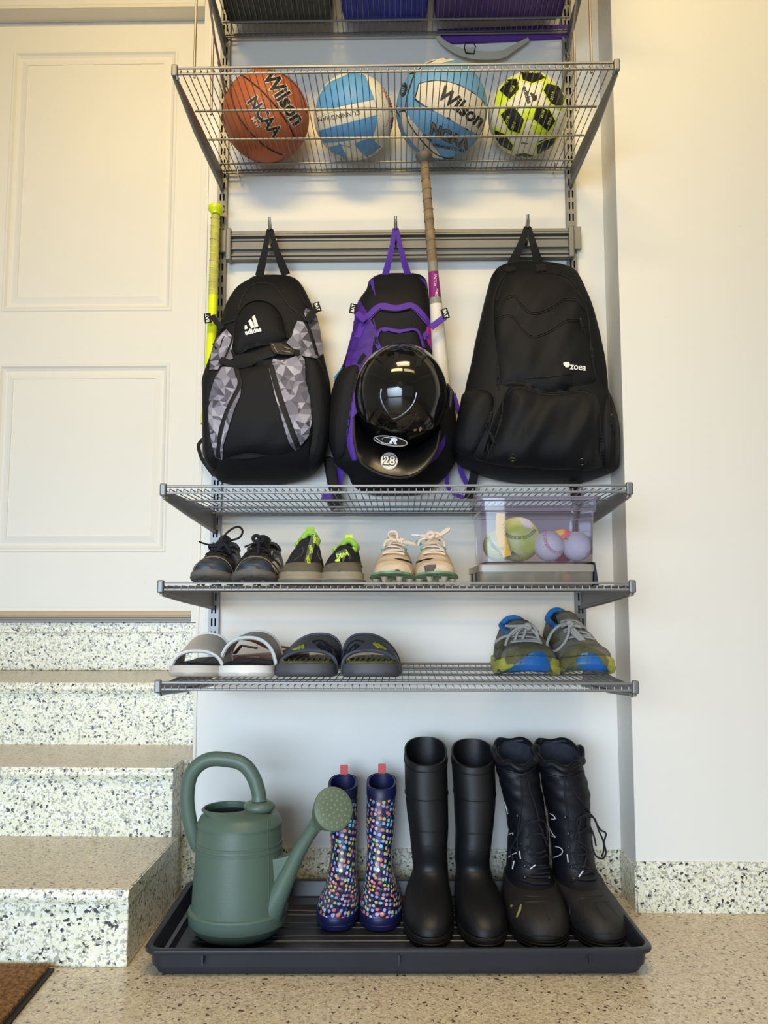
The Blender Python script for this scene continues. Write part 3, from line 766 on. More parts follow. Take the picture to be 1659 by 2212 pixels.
def tri_patch(b, t, poly, L, h, cols, fb=-.15):
    """cloth printed with irregular facets: every facet its own shade"""
    xs = [p[0] for p in poly]; ys = [p[1] for p in poly]
    def node(i, j):
        r = random.Random(i * 7349 + j * 911); return ((i + .5*(j % 2)) * L + (r.random()-.5)*L*.75, j * L * .85 + (r.random()-.5)*L*.7)
    def clip(sub, tr):
        ar = (tr[1][0]-tr[0][0])*(tr[2][1]-tr[0][1]) - (tr[2][0]-tr[0][0])*(tr[1][1]-tr[0][1])
        if ar < 0: tr = (tr[0], tr[2], tr[1])
        for k in range(3):
            A, C = tr[k], tr[(k+1) % 3]; out = []
            def side(p): return (C[0]-A[0])*(p[1]-A[1]) - (C[1]-A[1])*(p[0]-A[0])
            for q in range(len(sub)):
                p0, p1 = sub[q-1], sub[q]; s0, s1 = side(p0), side(p1)
                if (s0 < 0) != (s1 < 0):
                    u = s0/(s0-s1); out.append((p0[0]+(p1[0]-p0[0])*u, p0[1]+(p1[1]-p0[1])*u))
                if s1 >= 0: out.append(p1)
            sub = out
            if len(sub) < 3: return None
        return sub
    i0, i1, j0, j1 = int(min(xs)/L)-2, int(max(xs)/L)+2, int(min(ys)/(L*.85))-2, int(max(ys)/(L*.85))+2
    q = 0
    for j in range(j0, j1):
        for i in range(i0, i1):
            o = j % 2
            for tr in ((node(i, j), node(i+1, j), node(i+o, j+1)), (node(i+1, j), node(i+1+o, j+1), node(i+o, j+1))):
                q += 1; pg = clip(list(poly), tr)
                if not pg: continue
                cc = lin(cols[random.Random(q*31+5).randrange(len(cols))]); base = len(b.f)
                b.add([hit(t, x, y, fb)[0] + hit(t, x, y, fb)[1]*h for x, y in pg], [tuple(range(len(pg)))]); b.col[base] = cc
    return b
def colmat(name, rough=.65):
    m = bpy.data.materials.new(name); m.use_nodes = True; nt = m.node_tree
    a = nt.nodes.new('ShaderNodeAttribute'); a.attribute_name = 'Col'; p = nt.nodes['Principled BSDF']
    nt.links.new(a.outputs['Color'], p.inputs['Base Color']); p.inputs['Roughness'].default_value = rough; return m
M['facet'] = colmat('facet_print_nylon')
CC = [(88,86,100), (112,110,126), (136,134,152), (160,158,174), (100,98,114), (178,176,190), (72,70,82), (146,144,162)]
# ---- first backpack
k1 = empty('backpack', 'black backpack with grey faceted print panels, leftmost of the three hanging packs', 'backpack', at(575, 1045, -.08))
rows = [(606,560,690,.012), (616,480,745,.03), (640,440,800,.045), (700,352,850,.07), (790,292,895,.09), (870,258,930,.10), (950,238,955,.11), (1100,190,985,.125), (1200,162,1000,.135), (1320,118,1028,.145), (1400,96,1045,.15), (1500,100,1055,.155), (1700,102,1052,.165), (1800,102,1042,.165), (1950,108,1012,.155), (2050,140,960,.13), (2110,190,880,.10), (2150,240,760,.07), (2170,330,640,.03)]
bd1 = body(rows, 'C'); t1 = bvh(bd1)
bd1.build('pack_body', M['nyl'], k1, angle=180)
def dec(t, k, poly, m, root, name, h=.0016, L=9, sm=0, fb=-.15):
    b = B(); decal(b, t, zm(k, poly), h, L, sm, fb); return b.build(name, m, root, angle=50)
def pocket(t, k, poly, m, root, name, h, edge=12, wr=0.0, sm=3, L=9):
    b = B(); puff(b, t, zm(k, poly), h, L, edge, sm, wr); b.build(name, m, root, angle=60); return b
def cord(t, k, pts, r, m, root, name, flat=1.0, h=0, sm=4):
    b = B(); seam(b, t, zm(k, pts), r, h, sm, 8, flat); return b.build(name, m, root)
pk = pocket(t1, 'C', [(92,1400),(115,1335),(215,1318),(190,1400),(160,1480),(150,1700),(165,1880),(190,1965),(190,2060),(120,2000),(103,1850)], M['nyl'], k1, 'side_pocket', .012)
pk2 = pocket(t1, 'C', [(860,1230),(900,1215),(960,1240),(1010,1330),(1045,1440),(1052,1560),(1048,1750),(1020,1920),(960,2030),(900,2080),(890,1950),(915,1800),(905,1600),(880,1450)], M['nyl'], k1, 'side_pocket', .014)
pl = pocket(t1, 'C', [(250,1290),(380,1300),(480,1280),(600,1260),(720,1235),(845,1225),(865,1400),(895,1540),(908,1720),(880,1830),(800,1905),(640,1945),(420,1930),(250,1975),(195,1950),(160,1800),(150,1600),(175,1430)], M['nyl'], k1, 'front_pocket', .016, 14, .0012)
tA = bvh(bd1, pk, pk2, pl)
for p in ([(238,1295),(350,1302),(368,1340),(388,1400),(382,1500),(335,1610),(292,1750),(252,1880),(246,1978),(200,1958),(168,1850),(150,1700),(152,1530),(180,1425),(208,1350)],
          [(622,1232),(700,1245),(830,1204),(850,1235),(862,1400),(890,1530),(903,1700),(880,1800),(822,1878),(782,1908),(742,1860),(690,1690),(640,1510),(592,1310)],
          [(278,1012),(332,1080),(312,1180),(328,1230),(245,1262),(216,1312),(152,1318),(168,1190),(207,1080)],
          [(802,948),(870,965),(938,905),(958,980),(978,1100),(990,1190),(940,1235),(832,1208),(722,1112),(762,1062),(782,990)], [(905,792),(930,868),(848,893),(872,836)]):
    b = B(); tri_patch(b, tA, zm('C', p), 17, .0036, CC); b.build('print_panel', M['facet'], k1, angle=50, fixn=False)
for pts, r in (([(345,1300),(362,1360),(375,1430),(318,1545),(268,1660),(232,1790),(215,1960)], .0062), ([(602,1262),(650,1440),(700,1600),(755,1750),(806,1885)], .0072), ([(855,950),(885,1010),(925,1130),(955,1240),(985,1300)], .0055)):
    cord(tA, 'C', pts, r, M['zip'], k1, 'zip', .25, .003)
fl = pocket(t1, 'C', [(372,885),(425,825),(520,797),(615,828),(685,915),(718,1025),(728,1082),(600,1118),(500,1125),(430,1150),(385,1190),(335,1190),(325,1110),(335,1000)], M['nyl'], k1, 'helmet_flap', .022, 16)
cord(t1, 'C', [(365,895),(425,820),(520,792),(618,824),(690,912),(722,1022),(732,1078)], .0022, M['web'], k1, 'piping', 1, .003)
cord(t1, 'C', [(362,868),(392,775),(450,690),(530,662),(620,678),(690,760),(760,850),(840,905),(890,990)], .0026, M['zip'], k1, 'zip', .7, .001)
cord(t1, 'C', [(340,940),(260,970),(205,1010),(170,1080),(185,1130),(205,1160)], .003, M['zip'], k1, 'zip', .6, .002)
cord(tA, 'C', [(330,1060),(300,1150),(260,1240),(235,1290)], .003, M['web'], k1, 'cord', .7, .003)
cord(bvh(bd1, pk, pk2, pl, fl), 'C', [(235,1245),(330,1272),(440,1258),(540,1222),(640,1190),(720,1180),(815,1195)], .0095, M['web'], k1, 'front_strap', .16, .006)
cord(t1, 'C', [(812,700),(850,790),(890,850),(905,900)], .0016, M['web'], k1, 'piping')
tF = bvh(bd1, pk, pk2, pl, fl)
b = B(); decal(b, tF, zm('C', [(605,1130),(680,1128),(690,1145),(760,1165),(780,1185),(770,1215),(690,1212),(640,1205),(615,1180)]), .012, 6); b.build('buckle', M['black'], k1, angle=30)
b = B()
for q in ([(625,1140),(655,1200)], [(700,1160),(760,1180)], [(690,1190),(750,1200)]): seam(b, tF, zm('C', q), .0016, .0125, 1)
b.build('buckle_slot', M['gun'], k1)
# emblem and word on the flap
for i, (x0, hh) in enumerate([(420, 38), (444, 62), (472, 86)]):
    yb = 1005 - i * 6
    b = B(); decal(b, tF, zm('C', [(x0-6, yb-hh+12), (x0+14, yb-hh-4), (x0+42, yb-10+4), (x0+16, yb+4)][:4] if i else [(412,985),(424,975),(436,1004),(412,1012)]), .0022, 5); b.build('emblem', M['white'], k1, smooth=False)
(px, py), = zm('C', [(474, 1022)]); b = B(); letter(b, tF, 'adidas', px, py, 14.5, -.24, .045, h=.0022); b.build('lettering', M['white'], k1, smooth=False, fixn=False)
handle([at(560, 597, -.045), at(618, 594, -.045)], (.0125, .0045), HK[0], M['web'], k1)
ribbon(zm('C', [(165,905),(205,960),(245,1000)]), (-.10, -.12), .0075, M['web'], k1, 'bat_strap'); tagbat(449, 688, -.15, -.10, k1)
ribbon(zm('C', [(945,850),(905,900),(870,950)]), (-.09, -.115), .0095, M['web'], k1, 'bat_strap'); tagbat(685, 664, -.35, -.09, k1, -1)
ribbon(zm('C', [(105,1820),(66,1870),(75,1930),(100,1990),(180,2100)]), (-.03, -.03), [.005]*17, M['web'], k1, 'shoulder_strap')
ribbon(zm('C', [(1025,1960),(1040,2060),(1060,2170),(1085,2260),(1050,2330)]), (-.03, -.03), .011, M['web'], k1, 'shoulder_strap')
# ---- second backpack
k2 = empty('backpack', 'purple and black backpack hanging in the middle behind the batting helmet', 'backpack', at(855, 1075, -.08))
rows = [(562,430,690,.02), (575,395,722,.035), (610,348,752,.05), (670,330,762,.065), (735,285,772,.08), (800,258,785,.09), (900,242,800,.10), (1000,226,812,.105), (1100,196,832,.11), (1200,165,862,.12), (1290,118,892,.13), (1350,100,920,.135), (1450,76,948,.14), (1600,62,962,.15), (1720,60,966,.15), (1850,98,958,.145), (1900,120,948,.14), (1970,200,900,.12), (2040,232,830,.10), (2090,300,760,.07), (2112,380,680,.03)]
bd2 = body(rows, 'D'); t2 = bvh(bd2); bd2.build('pack_body', M['nyl'], k2, angle=180)
dec(t2, 'D', [(278,728),(345,850),(385,930),(380,1000),(440,1100),(420,1180),(300,1240),(258,1400),(245,1600),(262,1870),(230,1870),(195,1760),(205,1600),(240,1380),(262,1210),(185,1205),(205,1080),(226,1000),(242,890),(258,800)], M['purp2'], k2, 'side_panel', .002)
dec(t2, 'D', [(758,918),(800,965),(832,1140),(846,1190),(790,1100),(742,1000)], M['pink'], k2, 'side_panel', .002)
dec(t2, 'D', [(885,1680),(880,1760),(830,1850),(780,1890),(800,1820),(850,1760)], M['purp2'], k2, 'side_panel', .002)
dec(t2, 'D', [(350,640),(362,590),(400,574),(360,620)], M['purp'], k2, 'shoulder_trim', .002); dec(t2, 'D', [(700,585),(740,605),(755,660),(735,620)], M['purp'], k2, 'shoulder_trim', .002)
q = pocket(t2, 'D', [(112,1290),(190,1212),(262,1195),(285,1230),(262,1330),(228,1480),(200,1640),(190,1760),(160,1850),(100,1845),(64,1700),(70,1500),(95,1370)], M['nyl'], k2, 'side_pocket', .012)
fp = pocket(t2, 'D', [(380,1010),(430,955),(560,962),(680,955),(730,1070),(760,1200),(780,1500),(700,1800),(400,1800),(330,1500),(360,1200)], M['nyl'], k2, 'front_pocket', .012)
t2b = bvh(bd2, q, fp)
for pts, r in (([(270,1010),(300,930),(345,865),(430,790),(540,806),(640,786),(700,828),(765,905),(815,945)], .0105), ):
    cord(t2b, 'D', pts, r, M['purp'], k2, 'zip_tape', .18, .002)
cord(t2b, 'D', [(430,815),(540,828),(640,808)], .0016, M['zip'], k2, 'zip', 1, .004)
cord(t2b, 'D', [(300,940),(350,880),(430,805)], .0012, M['zip'], k2, 'zip', 1, .003); cord(t2b, 'D', [(640,800),(700,850),(775,930)], .0012, M['zip'], k2, 'zip', 1, .003)
cord(t2b, 'D', [(440,1110),(412,1060),(402,1010),(425,962),(470,952),(560,966),(665,955),(700,990),(728,1080)], .006, M['purp'], k2, 'zip_tape', .2, .003)
cord(t2b, 'D', [(300,1240),(258,1400),(235,1560),(225,1720),(250,1860)], .005, M['purp'], k2, 'piping', .4, .003)
cord(t2b, 'D', [(380,880),(400,980),(390,1060)], .0016, M['purp'], k2, 'piping')
zip_pull(t2b, 815.5, 742, 1.4, .016, k2)
handle([at(832, 595, -.04), at(882, 596, -.04)], (.0098, .004), HK[1], M['purp'], k2)
ribbon(zm('D', [(262,830),(290,860),(325,885)]), (-.09, -.115), .0085, M['purp'], k2, 'bat_strap'); tagbat(763, 667, .18, -.09, k2)
ribbon(zm('D', [(782,935),(830,900),(882,862)]), (-.152, -.152), [.0085]*9, M['purp'], k2, 'bat_strap'); tagbat(961.5, 678, -.28, -.15, k2, -1)
M['teal'] = mat('blue_webbing', (20, 120, 170), .7)
ribbon(zm('D', [(205,1208),(160,1240),(112,1300)]), (-.10, -.09), .0065, M['teal'], k2, 'loop_tab'); ribbon(zm('D', [(320,1125),(295,1155),(275,1195)]), (-.16, -.15), .006, M['web'], k2, 'loop_tab')
ribbon(zm('D', [(150,1870),(140,2000),(110,2080),(60,2130),(20,2120)]), (-.05, -.04), .010, M['purp'], k2, 'shoulder_strap')
ribbon(zm('D', [(75,1850),(90,1980),(110,2080),(130,2150),(70,2200)]), (-.07, -.07), .0115, M['web'], k2, 'shoulder_strap')
ribbon(zm('D', [(905,1930),(895,2000),(905,2060),(960,2110),(1020,2130)]), (-.06, -.05), .0055, M['purp'], k2, 'shoulder_strap')
ribbon(zm('D', [(940,1400),(960,1470),(985,1540)]), (-.08, -.07), .007, M['purp'], k2, 'shoulder_strap'); ribbon(zm('D', [(985,1880),(1000,1960),(1040,2040)]), (-.06, -.05), .007, M['purp'], k2, 'shoulder_strap')
# ---- third backpack
k3 = empty('backpack', 'large plain black nylon backpack with zip pockets, rightmost of the three hanging packs', 'backpack', at(1150, 1045, -.09))
rows = [(358,560,800,.02), (368,500,860,.035), (390,440,960,.055), (425,400,1040,.07), (480,368,1078,.085), (560,345,1115,.10), (700,310,1172,.12), (850,276,1214,.13), (1000,242,1248,.14), (1150,215,1278,.15), (1300,178,1294,.155), (1390,160,1300,.16), (1440,145,1325,.165), (1520,122,1352,.17), (1600,100,1372,.175), (1700,82,1388,.18), (1800,64,1390,.18), (1900,72,1392,.175), (1960,110,1388,.165), (2010,200,1370,.15), (2060,320,1270,.12), (2100,480,1150,.08), (2118,600,1060,.04)]
bd3 = body(rows, 'E', ex=2.3); t3 = bvh(bd3); bd3.build('pack_body', M['nyl2'], k3, angle=180)
up_ = pocket(t3, 'E', [(440,520),(500,430),(640,405),(760,430),(900,455),(1010,510),(1090,620),(1135,740),(1152,900),(1170,1100),(1205,1290),(1100,1330),(800,1360),(560,1310),(450,1330),(425,1150),(400,950),(392,760),(405,620)], M['nyl2'], k3, 'main_panel', .012, 12, .0022)
lp = pocket(t3, 'E', [(478,1420),(520,1352),(620,1340),(750,1385),(900,1395),(1080,1372),(1175,1402),(1225,1500),(1236,1700),(1232,1850),(1245,1990),(900,2005),(600,1985),(335,1955),(305,1900),(380,1800),(430,1690),(465,1550)], M['nyl2'], k3, 'front_pocket', .030, 16, .0042)
sp_ = pocket(t3, 'E', [(160,1392),(300,1378),(368,1402),(395,1470),(370,1600),(300,1750),(240,1870),(180,1900),(100,1880),(70,1800),(100,1640),(130,1490)], M['nyl2'], k3, 'side_pocket', .018, 10, .003)
sr_ = pocket(t3, 'E', [(1302,1412),(1338,1450),(1375,1600),(1388,1750),(1388,1960),(1300,2020),(1268,1950),(1262,1750),(1275,1520)], M['nyl2'], k3, 'side_pocket', .012, 8, .001)
t3b = bvh(bd3, up_, lp, sp_, sr_)
for pts in ([(500,430),(440,520),(402,620),(388,760),(398,950),(422,1150),(432,1370)], [(490,470),(452,560),(420,660)], [(720,420),(800,440),(900,448),(1000,490),(1060,560)], [(1060,600),(1105,660),(1138,760),(1155,900),(1172,1100),(1208,1300)],
            [(420,740),(470,650),(555,612),(615,680),(700,752),(830,722),(950,645),(1050,650),(1120,745)], [(425,755),(475,668),(555,630),(612,698),(700,768),(832,738),(952,660),(1048,666)],
            [(415,800),(500,770),(570,800),(640,900),(720,942),(850,890),(960,820),(1060,810),(1130,868)], [(420,818),(500,786),(568,816),(636,914),(720,957),(852,905),(962,836),(1058,824)],
            [(330,1960),(400,1760),(455,1600),(468,1450),(520,1355),(620,1338),(750,1385),(900,1398),(1080,1372),(1180,1400),(1228,1500),(1238,1700),(1250,1990)], [(495,1430),(535,1372),(620,1358),(750,1402),(900,1414),(1080,1388),(1165,1418)],
            [(170,1385),(300,1372),(372,1400),(400,1470),(372,1600),(320,1740)], [(1308,1420),(1312,1550),(1318,1800),(1290,2000)], [(240,1900),(300,1940),(600,1992),(900,2012),(1240,2000)], [(640,1280),(820,1270),(1000,1245),(1010,1240)]):
    cord(t3b, 'E', pts, .0017, M['zip'], k3, 'piping', 1, .0005)
for x, y, a, L in ((1085,870,1.35,.028), (430,1275,1.6,.038), (345,1625,1.85,.036), (405,1795,1.25,.034), (360,1855,1.6,.034), (1327,1650,1.55,.036)):
    (px, py), = zm('E', [(x, y)]); zip_pull(t3b, px, py, a, L, k3)
(px, py), = zm('E', [(1062, 1192)]); b = B(); letter(b, t3b, 'zoea', px, py, 20.5, .10, .02, h=.0022, sx=.9); b.build('lettering', M['white'], k3, smooth=False, fixn=False)
dec(t3b, 'E', [(945,1162),(958,1154),(988,1153),(996,1165),(996,1185),(984,1195),(965,1195),(962,1184),(976,1182),(976,1172),(960,1168),(950,1178)], M['white'], k3, 'emblem', .002, 4)
for (x, y), c in (((545,1912), (96,140,40)), ((1095,1945), (60,62,64))):
    p, n = hit(t3b, *zm('E', [(x, y)])[0]); b = B(); u = n.orthogonal().normalized(); w = n.cross(u)
    b.tube([p + n*.001 + (u*cos(a)+w*sin(a))*.0085 for a in [2*pi*i/20 for i in range(20)]], .0014, 6, closed=True); g = b.build('grommet', M['gun'], k3)
    b = B(); (px, py), = zm('E', [(x, y)]); letter(b, t3b, 'zoea' if x < 800 else 'o', px, py, 5.5, .1, .02, h=.001); b.build('lettering', mat('grommet_print', c, .5), k3, smooth=False, fixn=False)
handle([at(1105, 572, -.05), at(1166, 576, -.05)], (.0135, .0055), HK[2], M['web'], k3)
b = B(); b.tube([at(x, y, -.045) for x, y in ((1127,572),(1131,567),(1137,565),(1143,568),(1147,574))], .0035, 8); b.build('grab_loop', M['web'], k3)
ribbon(zm('E', [(250,1960),(235,2060),(215,2140),(190,2240)]), (-.06, -.05), .0115, M['web'], k3, 'shoulder_strap'); ribbon(zm('E', [(1025,2080),(1030,2140),(1040,2220)]), (-.06, -.05), .0115, M['web'], k3, 'shoulder_strap')
dec(t3b, 'E', [(485,410),(560,400),(570,425),(520,440),(480,435)], M['web'], k3, 'handle_foot', .004, 6); dec(t3b, 'E', [(720,385),(800,380),(812,430),(735,440)], M['web'], k3, 'handle_foot', .004, 6)

# ---------------------------------------------------------------- batting helmet
M['gloss'] = mat('glossy_black_shell', (12, 12, 13), .09, coat=.6, var=.1, vs=20)
M['matb'] = mat('dark_lining', (18, 18, 20), .9)
hc = at(866.5, 856, -.235); hm = empty('batting_helmet', 'glossy black batting helmet hung brim down over the purple backpack', 'helmet', hc - V((0, 0, .13)))
b = B(); rings = []; nn = 56; tp = 26
for i in range(tp + 1):
    a = (pi * .5) * 1.28 * i / tp           # 0 = pole facing the viewer
    ring = []
    for k in range(nn):
        q = 2*pi*k/nn; rx, rz = .1075, .124 if sin(q) > 0 else .118
        ring.append(hc + V((rx*cos(q)*sin(a), -.112*cos(a), rz*sin(q)*sin(a))))
    rings.append(ring)
b.loft(rings[1:]); b.add([hc + V((0, -.112, 0))] + rings[1], [(0, 1 + (k+1) % nn, 1 + k) for k in range(nn)])
th = bvh(b); b.build('shell', M['gloss'], hm, angle=180)
edge = smooth_poly(zm('D', [(243,1560),(245,1700),(278,1850),(350,1920),(450,1966),(570,1985),(680,1958),(765,1880),(822,1780),(846,1660)]), 3, False)
att = smooth_poly(zm('D', [(266,1530),(300,1640),(370,1705),(450,1745),(550,1775),(650,1768),(735,1740),(800,1700),(848,1640),(885,1560)]), 3, False)
m_ = len(edge); r0 = [hit(th, *p)[0] for p in att]; r3 = []
for i, p in enumerate(edge): r3.append(at(p[0], p[1], -.235 - .070 * sin(pi * i / (m_-1))))
def mixr(f, up): return [a.lerp(c, f) + V((0, -up, up*.6)) * sin(pi * i / (m_-1)) for i, (a, c) in enumerate(zip(r0, r3))]
b = B(); b.loft([mixr(-.02, 0), mixr(.12, .002), mixr(.35, .008), mixr(.65, .011), mixr(.9, .008), mixr(1, .003), [p + V((0, .004, -.0035)) for p in r3], [a.lerp(c, .5) + V((0, .006, -.006)) for a, c in zip(r0, r3)]], closed=False); tv = bvh(b); b.build('brim', mat('satin_black_brim', (16, 17, 19), .28, var=.1, vs=20), hm, angle=60)
b = B(); b.tube([p + V((0, .001, -.002)) for p in r3], .0032, 8); b.build('brim_edge', M['black'], hm)
cord(th, 'D', [(430,1365),(424,1420),(440,1480),(480,1540),(520,1585),(600,1545),(655,1490),(680,1440),(690,1395)], .0042, M['gloss'], hm, 'ridge', .6, -.001)
cord(th, 'D', [(395,1585),(440,1640),(525,1672),(610,1645),(660,1590),(690,1530)], .0034, M['gloss'], hm, 'ridge', .6, -.001)
for p in ([(527,1108),(560,1112),(545,1180),(532,1178)], [(688,1150),(724,1148),(706,1208),(676,1212)]): dec(th, 'D', p, M['matb'], hm, 'vent', .0006, 5)
dec(th, 'D', [(567+18*cos(a), 1333+19*sin(a)) for a in [i*pi/8 for i in range(16)]], M['matb'], hm, 'vent', .0006, 5)
def both(px, py):
    a = th.ray_cast(CAM, ray(px, py).normalized()); c = tv.ray_cast(CAM, ray(px, py).normalized()); return tv if c[0] is not None and (a[0] is None or c[3] < a[3]) else th
M['stick'] = mat('white_sticker', (208, 210, 212), .35)
def oval(cx, cy, rx, ry, ang=0, n=28): return [(cx + rx*cos(a)*cos(ang) - ry*sin(a)*sin(ang), cy + rx*cos(a)*sin(ang) + ry*sin(a)*cos(ang)) for a in [2*pi*i/n for i in range(n)]]
tt = tv
dec(tt, 'D', oval(490, 1873, 60, 60), M['stick'], hm, 'number_sticker', .0006, 8, fb=-.30)
(px, py), = zm('D', [(490, 1874)])
b = B(); letter(b, tt, '28', px, py, 26, .05, .085, h=.0009); b.build('lettering_outline', M['ink'], hm, smooth=False, fixn=False)
b = B(); letter(b, tt, '28', px, py, 26, .05, .02, h=.0013); b.build('lettering', M['white'], hm, smooth=False, fixn=False)
(px, py), = zm('D', [(500, 1733)]); EY = -.296
b = B(); b.tube([at(x, y, EY) for x, y in zm('D', oval(500, 1733, 118, 33, .15))], .0013, 5, closed=True)
vs, fs = text2d('R', 17, .8, .35); b.add([at(px + 4 + x*1.6, py - y + x*.25, EY) for x, y in vs], fs)
b.tube([at(x, y, EY) for x, y in smooth_poly(zm('D', [(400,1712),(440,1742),(490,1754),(530,1742),(500,1712),(455,1708),(440,1722)]), 3, False)], .001, 5)
em = b.build('emblem', mat('chrome_print', (175, 175, 178), .3, .4), hm, smooth=False, fixn=False)
b = B(); q = [at(x, y, EY + .0008) for x, y in zm('D', oval(500, 1733, 116, 31, .15))]; q2 = [p + V((0, .022, .004)) for p in q]; b.loft([q, q2], cap0=True, cap1=True); b.build('emblem_base', M['matb'], hm, angle=50)
M['chip'] = mat('paint_chip', (176, 142, 112), .7)
for p in ([(700,1640),(715,1632),(720,1650),(706,1668),(698,1655)], [(662,1652),(682,1648),(680,1660),(664,1664)]): dec(th, 'D', p, M['chip'], hm, 'paint_chip', .0003, 4)
b = B(); b.tube([hc + V((.108, .03, .03)), hc + V((.115, .0, .005)), hc + V((.112, -.005, -.03))], [.009, .015, .010], 8, flat=.5, nrm=(1, 0, 0)); b.build('ear_clip', M['black'], hm)
cord(th, 'D', [(905,1390),(900,1470),(885,1560)], .0014, mat('white_scuff', (190, 190, 186), .6), hm, 'scuff', .6, 0)
# ---------------------------------------------------------------- boot tray
ZM.update({'N': (7.54, 400, 1130), 'O': (8.295, 600, 1140), 'Q': (7.9, 790, 1130), 'T': (5.53, 1010, 1060)})
def proj(p):
    d = V(p) - CAM; w = d.dot(FW); return CX + F_*d.dot(RT)/w, CY - F_*d.dot(UP)/w
def xat(px, y, z): return at(px, proj((0, y, z))[1], y).x
M['tray'] = mat('charcoal_tray_plastic', (40, 43, 51), .36, var=.2, vs=6, bump=.08, bs=200)
tr = empty('boot_tray', 'wide charcoal plastic boot tray on the floor', 'tray', (-.01, -.28, 0))
ta = .024; tcx, tcy = -.009, -.2755
def rrect(hx, hy, z, r, n=6, ax=0):
    o = []
    for sx, sy, a0 in ((1,1,0),(-1,1,pi/2),(-1,-1,pi),(1,-1,1.5*pi)):
        for i in range(n):
            q = a0 + pi/2*i/(n-1); x, y = sx*(hx-r)+r*cos(q), sy*(hy-r)+r*sin(q)
            o.append(V((tcx + x*cos(ta) - y*sin(ta), tcy + x*sin(ta) + y*cos(ta), z)))
    return o
HX, HY = .4835, .1955
b = B(); b.loft([rrect(HX-.024, HY-.024, .0006, .02), rrect(HX-.019, HY-.019, .004, .024), rrect(HX-.013, HY-.013, .018, .026), rrect(HX-.0105, HY-.0105, .0185, .026), rrect(HX-.008, HY-.008, .044, .026), rrect(HX, HY, .0445, .03), rrect(HX+.0015, HY+.0015, .048, .03), rrect(HX+.001, HY+.001, .053, .03), rrect(HX-.002, HY-.002, .055, .03), rrect(HX-.008, HY-.008, .055, .028), rrect(HX-.011, HY-.011, .052, .027), rrect(HX-.019, HY-.019, .022, .024), rrect(HX-.026, HY-.026, .020, .022), rrect(HX-.032, HY-.032, .007, .02)], cap0=True, cap1=True)
b.build('tray_body', M['tray'], tr, angle=30)
for yy in (.125, .10, .055, .03, -.015, -.04, -.085, -.11):
    b = B(); c, s_ = cos(ta), sin(ta)
    b.tube([V((tcx + x*c - yy*s_, tcy + x*s_ + yy*c, .0072)) for x in (-HX+.06, HX-.06)], .0022, 8); b.build('floor_rib', M['tray'], tr)
for xx in (-.37, .0, .36):
    b = B(); c, s_ = cos(ta), sin(ta); yy = -HY + .004; p = V((tcx + xx*c - yy*s_, tcy + xx*s_ + yy*c, .0))
    b.box((p.x - .0015, p.y - .006, .028), (p.x + .0015, p.y + .006, .045)); b.build('outer_rib', M['tray'], tr, smooth=False)
# ---------------------------------------------------------------- watering can
M['can'] = mat('sage_green_plastic', (84, 103, 91), .42, var=.08, vs=5, bump=.1, bs=260)
M['can2'] = mat('dusty_green_plastic', (96, 110, 88), .5, var=.1, vs=30, bump=.1, bs=300)
M['canl'] = mat('pale_green_burr', (150, 160, 138), .5)
wc = empty('watering_can', 'large sage green plastic watering can with a round sprinkler rose', 'watering can', (-.35, -.27, .008))
cx0, cy0 = -.345, -.285
def ell(rx, ry, z, dx=0, n=48, dy=0): return [V((cx0 + dx + rx*cos(2*pi*k/n), cy0 + dy + ry*sin(2*pi*k/n), z)) for k in range(n)]
pr = [(.010,.070),(.013,.082),(.022,.092),(.034,.0985),(.036,.1035),(.060,.1055),(.0635,.1035),(.065,.0985),(.12,.0955),(.185,.0915),(.1855,.093),(.189,.093),(.1895,.0915),(.196,.091),(.1965,.0925),(.200,.0925),(.2005,.091),(.232,.0885),(.2325,.0905),(.236,.0905),(.238,.089),(.250,.083),(.257,.074)]
rs = [ell(r, r*.93, z + .001) for z, r in pr]
rs.append(ell(.062, .058, .264, -.020)); rs.append(ell(.052, .050, .268, -.026)); rs.append(ell(.0495, .0475, .267, -.026)); rs.append(ell(.049, .047, .255, -.026)); rs.append(ell(.080, .076, .235)); rs.append(ell(.088, .082, .06))
b = B(); b.loft(rs, cap0=True, cap1=True); tcan = bvh(b); b.build('can_body', M['can'], wc, angle=28)
hp = [(768, 530), (766, 478), (752, 410), (728, 340), (690, 270), (640, 215), (570, 180), (480, 165), (380, 158), (290, 180), (220, 230), (170, 300), (145, 400), (138, 520), (148, 620), (165, 720), (185, 800), (210, 900), (232, 960)]
hp = smooth_poly(zm('J', hp), 3, False); n = len(hp)
rs_ = [.0150 + .0008*sin(pi*i/n) for i in range(n)]; rs_[0] = .0165; rs_[1] = .016
for i in range(1, 7): rs_[-i] = .0145 - .001*(6-i)
b = B(); ys = [-.30 + .02*(i/n) for i in range(n)]
b.tube([at(x, y, yy) for (x, y), yy in zip(hp, ys)], rs_, 16, flat=.85, nrm=(0, -1, 0)); b.build('handle', M['can'], wc)
b = B(); q = at(*zm('J', [(768, 575)])[0], -.292); b.sphere(q, 1, 24, (.034, .030, .015)); b.build('handle_boss', M['can'], wc)
spa = [(860, 1500), (900, 1420), (960, 1300), (1040, 1130), (1120, 960), (1200, 830), (1262, 735)]
spr = [.030, .026, .021, .0165, .0145, .0135, .0135]
pts = [at(x, y, yy) for (x, y), yy in zip(zm('J', spa), (-.315, -.32, -.325, -.33, -.335, -.34, -.345))]
b = B(); b.tube(pts, spr, 16); sp = b.build('spout', M['can'], wc)
w1 = [at(*zm('J', [q])[0], -.318) for q in ((835, 1440), (850, 960), (880, 1010), (915, 1022), (1000, 1000), (1075, 970), (1060, 1060), (960, 1290), (900, 1420))]
